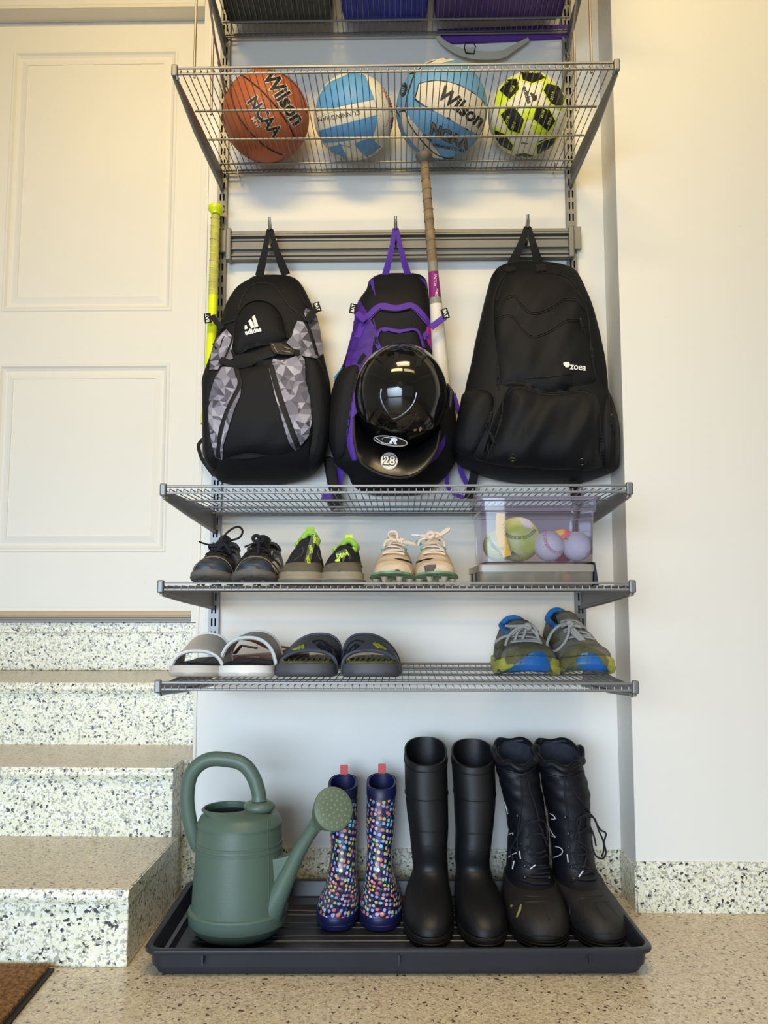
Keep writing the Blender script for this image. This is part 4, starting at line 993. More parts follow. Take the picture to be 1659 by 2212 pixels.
b = B(); nn = len(w1); b.add([p + V((0, -.012, 0)) for p in w1] + [p + V((0, .012, 0)) for p in w1], [tuple(range(nn)), tuple(range(2*nn-1, nn-1, -1))] + [(i, nn+i, nn+(i+1) % nn, (i+1) % nn) for i in range(nn)]); b.build('spout_web', M['can'], wc, smooth=False, bevel=.003)
rc = at(*zm('J', [(1420, 595)])[0], -.375); base = pts[-1]
fd = V((.36, -.86, .34)).normalized(); u = fd.cross(V((0, 0, 1))).normalized(); w = u.cross(fd)
def disc(c, r, n=36): return [c + (u*cos(2*pi*k/n) + w*sin(2*pi*k/n)*1.06)*r for k in range(n)]
mid = rc - fd*.026
b = B(); b.loft([disc(base, .0145), disc(base.lerp(mid, .35) , .018), disc(base.lerp(mid, .75) - fd*.004, .030), disc(rc - fd*.014, .0395), disc(rc - fd*.004, .0415), disc(rc, .0405), disc(rc + fd*.002, .037), disc(rc + fd*.0035, .02), disc(rc + fd*.004, .002)], cap0=True, cap1=True); ro = b.build('rose', M['can2'], wc, angle=35)
for ring, cnt in ((.007, 4), (.016, 9), (.025, 14), (.033, 19)):
    for k in range(cnt):
        a = 2*pi*k/cnt + ring*40; p = rc + (u*cos(a)+w*sin(a)*1.06)*ring + fd*(.0036 - .0022*(ring/.037)**2)
        b = B(); b.tube([p + (u*cos(q_)+w*sin(q_))*.0014 for q_ in [2*pi*j/8 for j in range(8)]], .0008, 4, closed=True)
        b.build('spray_hole', M['canl'], ro)
b = B(); seam(b, tcan, zm('J', [(838, 560), (843, 700), (845, 850), (848, 1000), (849, 1200), (850, 1400)]), .0009, .0003, 3, 6); b.build('mould_seam', M['can'], wc)
# ---------------------------------------------------------------- boots
def boot(rows, name, label, m, sole_m, group, zb=.0085, tilt=.3, n=40, ex=2.4, wall=.004, inner=None, sole_h=.03, uvs=True, wob=0.0, parent_done=None):
    R3 = []
    for r in rows:
        if r[0] < 5: z = r[0]
        else: z = at((r[1]+r[2])/2, r[0], r[3]).z
        R3.append((z, xat(r[1], r[3], z), xat(r[2], r[3], z), r[4], r[5]))
    cxx = sum(r[1]+r[2] for r in R3[-3:])/6
    t = empty(name, label, 'boot', (cxx, (R3[-1][3]+R3[-1][4])/2, zb), group)
    R3 = smooth_poly(R3, 3, False)
    def ring(r, off=0, tl=0, zo=0):
        z, xl, xr, yf, yb = r; cx, hw, cy, hd = (xl+xr)/2, (xr-xl)/2+off, (yf+yb)/2, abs(yb-yf)/2+off; o = []
        for k in range(n):
            q = 2*pi*k/n; c, s = cos(q), sin(q); x = hw*math.copysign(abs(c)**(2/ex), c); y = hd*math.copysign(abs(s)**(2/ex), s)
            ww = wob*(sin(q*5 + z*150)+sin(q*3 - z*260)) if wob and z > .14 else 0
            o.append(V((cx + x*(1+ww*8), cy + y*(1+ww*8), z + zo + tl*y)))
        return o
    k_ = len(R3); top = R3[0][0]
    rings = []; ar = [0]
    for i, r in enumerate(R3):
        tl = tilt * max(0, 1 - (top - r[0]) / .12); rings.append(ring(r, 0, tl))
    for i in range(1, k_): ar.append(ar[-1] + (rings[i][0]-rings[i-1][0]).length*.3 + max((rings[i][int(n*.75)]-rings[i-1][int(n*.75)]).length, .0)*.7)
    per = []
    for rg in rings: per.append(sum((rg[(j+1) % n]-rg[j]).length for j in range(n)))
    body_i = [i for i, r in enumerate(R3) if r[0] > sole_h - .002]
    rr = [rings[i] for i in body_i]
    def uvf(i, k):
        i2 = body_i[min(i, len(body_i)-1)]; return ((k/n - .75) * (per[0]*.55 + per[i2]*.45), -ar[i2])
    b = B(); b.loft(rr, uv=uvf if uvs else None); tb_ = bvh(b)
    b.build('upper', m, t, angle=180)
    ti = tilt; b = B(); ins = [rings[0], ring(R3[0], -wall, ti, .0008)] + [ring(R3[i], -wall, tilt*max(0, 1-(top-R3[i][0])/.12)) for i in range(1, int(k_*.6))]
    b.loft(ins, cap1=True); b.build('lining', inner or m, t, angle=60)
    lo = [r for r in R3 if r[0] <= sole_h + .004]; z, xl, xr, yf, yb = R3[-2]
    b = B(); o = .0025; q = (z, xl, xr, yf, yb)
    b.loft([ring((zb, *q[1:]), -.004), ring((zb + .002, *q[1:]), o*.4), ring((zb+(sole_h-zb)*.4, *q[1:]), o), ring((zb+(sole_h-zb)*.45, *q[1:]), o*.6), ring((sole_h-.002, *q[1:]), o), ring((sole_h, *q[1:]), o*.5), ring((sole_h, *q[1:]), -.006)], cap0=True, cap1=True)
    b.build('sole', sole_m, t, angle=40)
    return t, tb_, rings, R3
def polka():
    m = bpy.data.materials.new('navy_rubber_with_dots'); m.use_nodes = True; nt = m.node_tree; p = nt.nodes['Principled BSDF']
    p.inputs['Roughness'].default_value = .3; p.inputs['Coat Weight'].default_value = .3
    uv = nt.nodes.new('ShaderNodeUVMap'); prev = None
    def layer(scale, off, rad, cols, prev):
        mp = nt.nodes.new('ShaderNodeMapping'); mp.inputs['Scale'].default_value = (scale, scale, 1); mp.inputs['Location'].default_value = (off, off*.6, 0)
        mp.inputs['Rotation'].default_value = (0, 0, .3); nt.links.new(uv.outputs[0], mp.inputs[0])
        v = nt.nodes.new('ShaderNodeTexVoronoi'); v.voronoi_dimensions = '2D'; v.inputs['Scale'].default_value = 1; v.inputs['Randomness'].default_value = .55
        nt.links.new(mp.outputs[0], v.inputs['Vector'])
        lt = nt.nodes.new('ShaderNodeMath'); lt.operation = 'LESS_THAN'; lt.inputs[1].default_value = rad; nt.links.new(v.outputs['Distance'], lt.inputs[0])
        s = nt.nodes.new('ShaderNodeSeparateColor'); nt.links.new(v.outputs['Color'], s.inputs[0])
        r = nt.nodes.new('ShaderNodeValToRGB'); r.color_ramp.interpolation = 'CONSTANT'; e = r.color_ramp.elements
        while len(e) < len(cols): e.new(.5)
        for i, (el, c) in enumerate(zip(e, cols)): el.position = i/len(cols); el.color = (*lin(c), 1)
        nt.links.new(s.outputs[0], r.inputs[0])
        mx = nt.nodes.new('ShaderNodeMix'); mx.data_type = 'RGBA'; nt.links.new(lt.outputs[0], mx.inputs[0]); nt.links.new(r.outputs[0], mx.inputs[7])
        if prev is None: mx.inputs[6].default_value = (*lin((24, 28, 72)), 1)
        else: nt.links.new(prev, mx.inputs[6])
        return mx.outputs[2]
    a = layer(88, 3.1, .32, [(40,104,122), (60,52,120), (74,62,140), (30,84,120)], None)
    c = layer(80, 0, .31, [(234,124,112), (222,208,84), (150,216,232), (176,168,236), (250,184,178), (238,132,110), (214,200,90)], a)
    nt.links.new(c, p.inputs['Base Color']); return m
M['polka'] = polka()
M['navy'] = mat('navy_rubber', (27, 32, 78), .38, var=.1, vs=20)
M['coral'] = mat('coral_rubber', (222, 84, 82), .5)
def K(rows, ys=-.128, d=(-.172, -.085)): return [(1580 + y/4.609, 670 + a/4.609, 670 + c/4.609, ys, *d) for y, a, c in rows]
def polkaboot(rows, foot, label, tabx):
    t, tb_, rg, R3 = boot(K(rows) + foot, 'rain_boot', label, M['polka'], M['navy'], 'child rain boots with coloured dots', zb=.0085, tilt=.22, wall=.0045, inner=M['navy'], sole_h=.036)
    # plain rim band and pull tab
    cen = [rg[0][k].copy() for k in range(40)]
    b = B(); lo = [p + V((0, 0, -.022)) + (p - sum(cen, V())/40)*.012 for p in cen]; b.loft([[p + V((0, 0, .0012)) for p in cen], [p + (p - sum(cen, V())/40)*.03 for p in cen], [p + (p - sum(cen, V())/40)*.028 for p in lo], lo]); b.build('rim_band', M['navy'], t, angle=60)
    bk = cen[10]; c = V((bk.x + tabx, bk.y, bk.z)); b = B()
    b.box((c.x - .0088, c.y - .0015, c.z - .02), (c.x + .0088, c.y + .0035, c.z + .022)); b.build('pull_tab', M['coral'], t, smooth=False, bevel=.0015)
polkaboot([(508,186,470),(560,187,472),(640,190,475),(850,194,476),(1000,200,474),(1150,210,462)],
          [(.090, 709, 770, -.135, -.180, -.082), (.070, 704, 772, -.16, -.215, -.08), (.055, 695, 773, -.19, -.252, -.08), (.045, 688, 774, -.20, -.270, -.08), (.03, 685, 775, -.2, -.276, -.08), (.0085, 686, 774, -.2, -.274, -.082)],
          'left of the two dotted rain boots, partly behind the sprinkler rose', -.001)
polkaboot([(500,566,855),(560,565,856),(640,562,855),(850,558,850),(1000,561,840),(1150,568,818)],
          [(.090, 790, 848, -.135, -.180, -.082), (.070, 786, 855, -.16, -.215, -.08), (.055, 781, 862, -.19, -.250, -.08), (.045, 778, 866, -.20, -.268, -.08), (.03, 777, 868, -.2, -.274, -.08), (.0085, 778, 867, -.2, -.272, -.082)],
          'right of the two dotted rain boots, next to the tall black rubber boots', 0)
M['rub'] = mat('matt_black_rubber', (17, 18, 21), .5, var=.3, vs=16, bump=.12, bs=120)
M['rub2'] = mat('dusty_black_rubber', (27, 25, 24), .6, var=.35, vs=22, bump=.2, bs=160)
def tallboot(dx, rows, label, foot):
    t, tb_, rg, R3 = boot([(y, a, c, -.16, -.225, -.095) for y, a, c in rows] + foot, 'rubber_boot', label, M['rub'], M['rub2'], 'tall black rubber boots', zb=.0085, tilt=.33, wall=.004, sole_h=.030)
    for zz_ in (.345, .265, .200, .165):
        i = min(range(len(R3)), key=lambda j: abs(R3[j][0]-zz_)); c = sum(rg[i], V())/40
        rgp = [p + (p-c)*.012 for p in rg[i]]
        if zz_ < .25: rgp = rgp[24:37]
        b = B(); b.tube(rgp, .0011, 5, closed=zz_ >= .25); b.build('moulded_line', M['rub'], t)
tallboot(0, [(1622,873.5,965.5),(1650,874,966),(1710,875.5,967),(1760,880,968),(1788,884,968),(1821,887,966)],
         'tall black rubber boot beside the dotted rain boots, left of its pair', [(.120, 891, 967, -.165, -.216, -.085), (.102, 892, 968, -.17, -.232, -.08), (.086, 888, 970, -.20, -.268, -.078), (.070, 880, 975, -.24, -.318, -.075), (.052, 874, 980, -.26, -.346, -.075), (.032, 872, 982, -.27, -.357, -.075), (.0085, 874, 980, -.27, -.355, -.077)])
tallboot(0, [(1626,975.5,1067.5),(1655,976,1068),(1710,980,1070),(1760,982,1067),(1795,984,1063),(1830,983,1059)],
         'tall black rubber boot beside the lace-up snow boots, right of its pair', [(.120, 984, 1058, -.165, -.216, -.085), (.102, 986, 1061, -.17, -.232, -.08), (.086, 986, 1068, -.20, -.268, -.078), (.070, 986, 1082, -.24, -.318, -.075), (.052, 987, 1092, -.26, -.346, -.075), (.032, 988, 1097, -.27, -.357, -.075), (.0085, 990, 1095, -.27, -.355, -.077)])
M['snow'] = mat('black_padded_nylon', (15, 17, 25), .5, var=.3, vs=20, bump=.5, bs=45, spec=.35)
M['shell'] = mat('dusty_black_shell', (32, 29, 27), .6, var=.4, vs=26, bump=.25, bs=180)
M['felt'] = mat('grey_felt', (50, 54, 64), .95, var=.3, vs=60, bump=.4, bs=200)
M['lace'] = mat('black_lace', (22, 23, 28), .8, bump=.4, bs=900)
M['refl'] = mat('reflective_piping', (205, 205, 212), .3)
M['scr'] = mat('yellow_scrape', (140, 132, 70), .8)
def Lr(rows, ys): return [(1560 + y/3.77, 980 + a/3.77, 980 + c/3.77, ys, f, bk) for y, a, c, f, bk in rows]
def snowboot(rows, foot, label, rim_rows, laces, refl, caps, toe, X0):
    t, tb_, rg, R3 = boot(Lr(rows, -.17) + foot, 'snow_boot', label, M['snow'], M['rub2'], 'black lace-up snow boots', zb=.0085, tilt=.3, wall=.010, inner=M['felt'], sole_h=.032, wob=.0022, uvs=False)
    # ruffled cuff
    c = sum(rg[0], V())/40; cuff = []
    for k, p in enumerate(rg[0]):
        q_ = 2*pi*k/40; w_ = 1 + .03*sin(q_*7) + .02*sin(q_*4+1); cuff.append(c + (p-c)*w_ + V((0, 0, .004*sin(q_*6+1) + .002*sin(q_*9))))
    b = B(); b.tube(cuff, [.0088 + .0016*sin(2*pi*k/40*11) for k in range(40)], 8, closed=True); b.build('cuff', M['snow'], t, angle=180, sub=1)
    # rubber shell over the foot
    sh = [i for i, r in enumerate(R3) if .031 < r[0] < .098]; b = B(); 
    def outw(i, o):
        cc = sum(rg[i], V())/40; return [p + (p-cc).normalized()*o for p in rg[i]]
    b.loft([outw(sh[0], .0005), outw(sh[0], .0045)] + [outw(i, .0045) for i in sh[1:]]); ts = bvh(b); b.build('rubber_shell', M['shell'], t, angle=60)
    for zl in (.0135, .0195, .026):
        bb = B(); bb.tube(outw(sh[-1], .0015) if 0 else [V((p.x, p.y, zl)) + (p - sum(rg[sh[-1]], V())/40).normalized()*.0018 for p in rg[sh[-1]]], .0016, 6, closed=True); bb.build('sole_line', M['rub2'], t)
    al = B(); al.loft(rg); al.loft([outw(i, .0045) for i in sh]); ta_ = bvh(al)
    for p, r, nm, mm in laces:
        bb = B(); seam(bb, ta_, zm('L', p), r, .003, 4, 6, fb=-.23); bb.build(nm, mm, t)
    for p in refl:
        bb = B(); seam(bb, ta_, zm('L', p), .0011, .0012, 4, 6, fb=-.2); bb.build('reflective_strip', M['refl'], t)
    for x, y in caps:
        bb = B(); p, q = hit(ta_, *zm('L', [(x, y)])[0]); bb.sphere(p + q*.001, .0042, 10); bb.build('lace_hook', M['gun'], t)
    for p in toe:
        bb = B(); seam(bb, ts, zm('L', p), .0015, .0, 3, 6, fb=-.3); bb.build('toe_ridge', M['shell'], t)
    return t, ta_, ts
LC = M['lace']
bow = lambda *p: (list(p), .0021, 'lace', LC)
s1, ta1, ts1 = snowboot([(250,332,678,-.232,-.112),(330,340,685,-.232,-.112),(400,352,690,-.232,-.112),(500,378,700,-.232,-.11),(600,402,724,-.23,-.108),(750,430,744,-.228,-.105),(900,450,768,-.226,-.10)],
    [(.125, 1097, 1186, -.17, -.228, -.09), (.105, 1097, 1192, -.18, -.245, -.085), (.088, 1097, 1202, -.21, -.275, -.08), (.072, 1098, 1214, -.24, -.318, -.078), (.055, 1100, 1224, -.27, -.346, -.076), (.032, 1102, 1231, -.28, -.358, -.075), (.0085, 1104, 1229, -.28, -.356, -.077)],
    'black lace-up snow boot with ruffled cuff, next to the tall rubber boots', None,
    [([(360,360),(440,390),(540,425),(620,400),(668,345)], .0022, 'cuff_seam', M['snow']), ([(490,330),(520,380),(545,425)], .0018, 'drawcord', LC), ([(625,300),(600,360),(580,420)], .0018, 'drawcord', LC),
     ([(545,440),(558,600),(545,760),(525,920),(530,1040),(545,1110)], .0019, 'drawcord', LC), ([(595,440),(620,560),(655,660),(675,740),(690,800)], .0019, 'drawcord', LC),
     bow((655,800),(590,830),(540,900),(500,980),(470,1060),(490,1100),(480,1190)), bow((655,800),(620,860),(630,960),(600,1040),(540,1050),(500,1020)), bow((655,805),(700,850),(730,940),(755,1010)), bow((660,800),(720,800),(748,860),(752,960)), bow((540,880),(580,820),(650,798)),
     bow((560,1130),(640,1160),(740,1165)), bow((560,1165),(650,1190),(770,1180)), bow((580,1265),(660,1240),(770,1230)), bow((575,1255),(680,1270),(775,1262)), bow((590,1010),(680,1060),(740,1040)), bow((590,940),(680,900),(745,940)), bow((600,1070),(690,1100),(750,1075)), bow((560,1290),(660,1320),(770,1320))],
    [[(412,640),(430,690),(443,750)], [(455,912),(485,902),(484,918)], [(450,1100),(480,1078),(515,1062)]], [(580,1172),(580,1265),(775,1268),(520,760),(545,990)],
    [[(560,1460),(555,1560),(570,1620)], [(735,1480),(760,1560),(785,1612)], [(470,1440),(600,1462),(700,1458),(830,1450)], [(500,1340),(560,1400),(660,1420),(820,1400)], [(560,1750),(700,1740),(850,1745),(940,1748)]], 0)
for p in ([(545,1480),(560,1485),(545,1540),(530,1560),(520,1590),(508,1588),(525,1540)], [(462,1490),(480,1485),(478,1502),(464,1510)]): dec(ts1, 'L', p, M['scr'], s1, 'scrape', .0004, 5, fb=-.3)
s2, ta2, ts2 = snowboot([(255,664,1036,-.232,-.112),(330,682,1046,-.232,-.112),(400,702,1058,-.232,-.112),(500,722,1088,-.232,-.11),(600,736,1102,-.23,-.108),(750,772,1106,-.228,-.105),(900,792,1118,-.226,-.10)],
    [(.125, 1196, 1284, -.17, -.228, -.09), (.105, 1199, 1292, -.18, -.245, -.085), (.088, 1205, 1305, -.21, -.275, -.08), (.072, 1218, 1322, -.24, -.318, -.078), (.055, 1230, 1345, -.27, -.346, -.076), (.032, 1234, 1357, -.28, -.358, -.075), (.0085, 1236, 1355, -.28, -.356, -.077)],
    'black lace-up snow boot with trailing laces, at the right end of the tray', None,
    [([(700,390),(780,430),(880,450),(970,440),(1050,400)], .0022, 'cuff_seam', M['snow']), ([(900,400),(905,560),(920,700),(935,800),(925,950),(925,1070),(930,1140)], .0019, 'drawcord', LC), ([(920,420),(960,540),(1040,650),(1100,735)], .0019, 'drawcord', LC),
     bow((1050,760),(1000,800),(1020,900),(1010,1000),(985,1100),(1030,1170),(1070,1160)), bow((1050,765),(1120,780),(1130,860),(1110,900)), bow((1030,770),(1015,870),(960,970),(930,900)), bow((1010,1000),(1070,1040),(1090,1120)), bow((940,990),(1000,960),(1080,1020)), bow((1075,1100),(1050,1190),(1020,1250)),
     bow((960,1180),(1060,1210),(1150,1205)), bow((965,1270),(1060,1290),(1160,1280)), bow((960,1160),(1060,1170),(1150,1240)), bow((970,1300),(1050,1240),(1150,1210)), bow((945,880),(1010,900),(1090,850)), bow((950,1060),(1020,1080),(1110,1060))],
    [[(790,745),(815,760),(830,785),(797,788)], [(783,860),(810,910),(830,935),(803,925)], [(832,1012),(875,1025),(890,1052),(870,1080),(815,1102)]], [(960,1178),(975,1275),(910,772),(935,905),(940,1018)],
    [[(950,1480),(950,1560),(985,1600),(1080,1620)], [(1040,1480),(1065,1560),(1080,1620)], [(1150,1465),(1180,1530),(1240,1605)], [(1150,1465),(1200,1462),(1255,1465)], [(1240,1465),(1300,1530),(1370,1605)], [(1010,1740),(1200,1720),(1420,1715)], [(880,1400),(960,1440),(1100,1425),(1220,1410)]], 0)
for pts in ([(1050,765),(1120,755),(1165,830),(1200,880),(1240,905),(1225,980),(1240,1060),(1215,1110),(1160,1090),(1130,1020),(1125,960)], [(1100,760),(1150,790),(1180,880),(1215,960),(1222,1040),(1205,1095)], [(1110,850),(1140,920),(1160,1010)]):
    b = B(); q = smooth_poly(zm('L', pts), 4, False); b.tube([at(x, y, -.245) for x, y in q], .0020, 6); b.build('lace', LC, s2)
b = B(); b.tube([at(x, y, -.25) for x, y in zm('L', [(1055,1210),(1020,1260)])], .0016, 6); b.build('lace_tip', M['refl'], s2)
b = B(); b.tube([at(x, y, -.25) for x, y in zm('L', [(925,1075),(932,1140)])], .0014, 6); b.build('lace_tip', M['refl'], s2)
for q in ([(535,1050),(545,1112)], [(492,1130),(478,1195)], [(668,1162),(622,1195)]):
    b = B(); b.tube([at(x, y, -.245) for x, y in zm('L', q)], .0013, 6); b.build('lace_tip', M['refl'], s1)
# ---------------------------------------------------------------- shoes on the shelves
def lerpf(tab, t):
    for (a, x), (c, y) in zip(tab, tab[1:]):
        if t <= c: u = (t-a)/(c-a) if c > a else 0; u = max(0, min(1, u)); u = u*u*(3-2*u); return x + (y-x)*u
    return tab[-1][1]
class Shoe:
    def __init__(s, xl, xr, y0, L, z0, name, label, cat, group, yw=.06, side=1, rot=0.0):
        a, c = xat(xl, y0 + yw, z0 + .03), xat(xr, y0 + yw, z0 + .03)
        s.cx, s.W, s.y0, s.L, s.z0, s.side, s.rot = (a+c)/2, c-a, y0, L, z0, side, rot
        s.root = empty(name, label, cat, (s.cx, y0 + L*.45, z0), group)
    def hw(s, t):
        if t < .16: f = sqrt(max(0, 1-(1-t/.16)**2)) * .93 + .02
        else: f = lerpf([(.16,.95),(.3,1),(.42,.95),(.58,.80),(.75,.76),(.88,.76),(1,.50)], t)
        if t > .92: f *= sqrt(max(.02, 1-((t-.92)/.085)**2))
        return f * s.W / 2
    def c(s, t): return s.cx + s.side*s.W*.05*sin(pi*min(1, t*1.3)) * (1 if t < .77 else .6) + s.rot*(t-.15)*s.L
    def y(s, t): return s.y0 + s.L*t
    def spring(s, t): return s.sp * max(0, 1-t/.28)**2
    def outline(s, off, z, n=30, k=1.0):
        ts = [.5*(1-cos(pi*i/n)) for i in range(n+1)]; o = []
        for t in ts: o.append(V((s.c(t) + (s.hw(t)*k+off), s.y(t) - off*(1-2*t), z + s.spring(t))))
        for t in reversed(ts[:-1]): o.append(V((s.c(t) - (s.hw(t)*k+off), s.y(t) - off*(1-2*t), z + s.spring(t))))
        return o
    def sole(s, h, m, sp=.008, off=.002, flare=0.0, name='sole', z=0.0):
        s.sp, s.h = sp, h + z; z0 = s.z0 + z; b = B()
        b.loft([s.outline(off-.006, z0), s.outline(off-.001, z0+.002), s.outline(off+.001+flare, z0+h*.4), s.outline(off+.0002, z0+h*.55), s.outline(off, z0+h*.9), s.outline(off-.0015, z0+h), s.outline(-.006, z0+h)], cap0=True, cap1=True)
        s.solet = bvh(b); return b.build(name, m, s.root, angle=50)
    def pt(s, t, th, H, k=.97, e=.8):
        c, sn = cos(th), max(0, sin(th)); w = s.hw(t)*k
        lean = 1 - .18*sn*(min(1, max(0, (t-.25)/.3)))
        return V((s.c(t) + w*math.copysign(abs(c)**e, c)*lean, s.y(t), s.z0 + s.h - .003 + s.spring(t) + H*sn**e))
    def upper(s, prof, m, opening=(.46, .9), nt=40, na=28, gap=.62, solid=.004, collar=.010, collar_m=None):
        s.prof = prof; ts = [.004 + (.992)*(i/nt)**1.25 for i in range(nt+1)]; V_ = []; F = []
        def H(t, th):
            h = lerpf(prof, t); 
            if t < .13: h *= sqrt(max(0, 1-(1-t/.13)**2))*.8 + .2
            if opening[0] < t < opening[1]: h += 0
            return h
        s.H = H
        for t in ts:
            for j in range(na+1): V_.append(s.pt(t, pi*j/na, H(t, 0)))
        for i in range(nt):
            tm = (ts[i]+ts[i+1])/2
            for j in range(na):
                th = pi*(j+.5)/na
                if opening[0] < tm < opening[1] and abs(cos(th)) < gap*min(1, (tm-opening[0])/.05): continue
                a = i*(na+1)+j; F.append((a, a+1, a+na+2, a+na+1))
        F.append(tuple(range(na, -1, -1)))
        b = B().add(V_, F); s.t = bvh(b) ; s.full = b
        b.build('upper', m, s.root, angle=70, solid=solid)
        # padded collar
        if collar:
            g = math.acos(gap); pts = []
            tt_ = [opening[0]+.02 + (opening[1]-opening[0]-.02)*i/12 for i in range(13)]
            for t in tt_: pts.append(s.pt(t, g, H(t, 0)))
            tb_ = opening[1] + .01
            for th in (g+.35, pi/2, pi-g-.35): pts.append(s.pt(tb_, th, H(tb_, 0)))
            for t in reversed(tt_): pts.append(s.pt(t, pi-g, H(t, 0)))
            b = B(); b.tube([V(p) for p in smooth_poly([tuple(p) for p in pts], 3, False)], collar*.5, 10); b.build('collar', collar_m or m, s.root, angle=180)
            b = B(); q = [p for p in pts]; c0 = sum(q, V())/len(q)
            lowr = [V((p.x*.94 + c0.x*.06, p.y*.97+c0.y*.03, s.z0 + s.h + .004)) for p in q]
            b.loft([q, lowr], closed=False); b.build('lining', M['matb'], s.root)
        return s.t
    def tongue(s, m, t0, t1, rise, k=.36, th=.006, name='tongue'):
        b = B(); rs = []
        for i in range(9):
            u = i/8; t = t0 + (t1-t0)*u; z = s.pt(t, pi/2, s.H(t, 0)).z + .001 + rise*u*u*(1 if u < .9 else .97); w = s.hw(t)*k*(1 + .25*sin(u*pi*.6))
            rs.append([V((s.c(t) + w*x, s.y(t) + .01*abs(x)*u, z - .010*x*x + (.0 if j < 5 else 0))) for j, x in enumerate((-1,-.6,-.2,.2,.6,1))])
        b.loft(rs, closed=False); b.build(name, m, s.root, solid=th, angle=80)
    def laces(s, m, ts, r, k=.42, lift=.004, flat=.5, m2=None):
        for i, t in enumerate(ts):
            d = .022 * (1 if i % 2 else -1)
            pts = []
            for j in range(9):
                x = -1 + 2*j/8; tt = max(.05, t + d*x*.6); H = s.H(tt, 0)
                a = math.acos(max(-1, min(1, x*k))); p = s.pt(tt, a, H); pts.append(p + V((0, -.002, lift)))
            b = B(); b.tube(pts, r, 6, flat=flat, nrm=(0, -.5, 1)); b.build('lace', m if not m2 or i % 2 else m2, s.root)
    def free(s, k, pts, y, r, m, name='lace_loop', flat=1.0, sm=4):
        p = zm(k, pts); p = smooth_poly(p, sm, False) if sm > 1 else p; ys = y if isinstance(y, tuple) else (y, y); n = len(p)
        b = B(); b.tube([at(a, c, ys[0]+(ys[1]-ys[0])*i/(n-1)) for i, (a, c) in enumerate(p)], r, 7, flat=flat, nrm=(0, -1, 0)); return b.build(name, m, s.root)
    def studs(s, m, pos, h, r0=.0055, r1=.0028, name='stud'):
        for t, x in pos:
            c = V((s.c(t) + s.hw(t)*x, s.y(t), s.z0 + h + s.spring(t) + .001)); b = B()
            bt = s.z0 + .0008 if t > .2 else s.z0 + .0008 + s.spring(t)*.8
            b.tube([V((c.x, c.y, bt)), V((c.x, c.y, c.z))], [r1, r0], 8); b.build(name, m, s.root)
Z3 = .7378
M['clblack'] = mat('scuffed_black_leather', (34, 40, 52), .45, var=.45, vs=40, c2=(62, 74, 92), bump=.15, bs=150)
M['cltop'] = mat('black_synthetic', (28, 29, 34), .5, var=.2, vs=30)
M['olive'] = mat('dirty_suede', (66, 60, 50), .9, var=.3, vs=60)
M['dirtsole'] = mat('muddy_grey_sole', (84, 86, 84), .7, var=.4, vs=60, c2=(100, 92, 84), bump=.3, bs=120)
M['stitch'] = mat('tan_stitch', (150, 132, 110), .8)
M['strip'] = mat('cream_stripe', (214, 210, 198), .5)
PR = [(0,.030),(.12,.034),(.25,.047),(.4,.066),(.55,.074),(.75,.070),(.93,.082),(1,.07)]
gA = 'black turf cleats'
A1 = Shoe(416, 504, -.455, .262, Z3, 'cleat', 'black scuffed cleat with one lace loop standing up, leftmost shoe on its shelf', 'shoe', gA, side=1)
A1.sole(.016, M['dirtsole'], .012, z=.006); A1.studs(M['dirtsole'], [(.10,-.5),(.10,.5),(.2,-.75),(.2,0),(.2,.75),(.32,-.7),(.32,.7),(.8,-.6),(.8,.6),(.95,0)], .006)
A2 = Shoe(507, 604, -.455, .262, Z3, 'cleat', 'black scuffed cleat with three pale side stripes, second shoe on its shelf', 'shoe', gA, side=-1)
A2.sole(.016, M['dirtsole'], .012, z=.006); A2.studs(M['dirtsole'], [(.10,-.5),(.10,.5),(.2,-.75),(.2,0),(.2,.75),(.32,-.7),(.32,.7),(.8,-.6),(.8,.6),(.95,0)], .006)
for s_, off in ((A1, 0), (A2, 690)):
    t = s_.upper([(0,.026),(.12,.030),(.25,.044),(.4,.064),(.55,.072),(.75,.068),(.93,.080),(1,.07)], M['cltop'], (.45, .9), collar_m=M['cltop']); s_.tongue(M['cltop'], .3, .56, .022)
    x0 = off
    dec(t, 'N', [(140+x0,850),(160+x0,760),(230+x0,650),(330+x0,590),(450+x0,570),(560+x0,585),(660+x0,640),(740+x0,740),(768+x0,850),(700+x0,840),(560+x0,780),(440+x0,755),(300+x0,760),(200+x0,810)], M['clblack'], s_.root, 'toe_cap', .0015, 5, fb=-.45)
    b = B(); seam(b, t, zm('N', [(120+x0,830),(170+x0,720),(250+x0,620),(360+x0,568),(470+x0,558),(580+x0,578),(680+x0,640),(750+x0,750),(778+x0,860)]), .0008, .0016, 3, 5, fb=-.45); b.build('stitching', M['stitch'], s_.root)
    dec(t, 'N', [(300+x0,575),(380+x0,520),(460+x0,500),(560+x0,515),(640+x0,560),(700+x0,630),(600+x0,575),(460+x0,550),(360+x0,560)], M['olive'], s_.root, 'vamp_panel', .0012, 5, fb=-.43)
    s_.laces(LC, [.27,.31,.35,.39,.43,.47], .0026, .5, .005)
    s_.laces(LC, [.29,.37,.45], .0026, .3, .010)
    for xx in ((375, 400), (820, 430)): pass
A1.free('N', [(590,330),(620,240),(690,150),(790,80),(870,60),(925,100),(930,170),(880,240),(790,270),(690,285),(610,320)], (-.36, -.33), .0023, LC)
A1.free('N', [(225,300),(300,330),(380,350),(480,345)], (-.38, -.36), .0019, LC, 'lace_end')
A1.free('N', [(380,380),(480,370),(600,360),(700,380),(780,360)], -.37, .0045, LC, 'knot'); A1.free('N', [(480,480),(560,400),(640,350),(700,420),(740,500)], -.375, .0042, LC, 'knot')
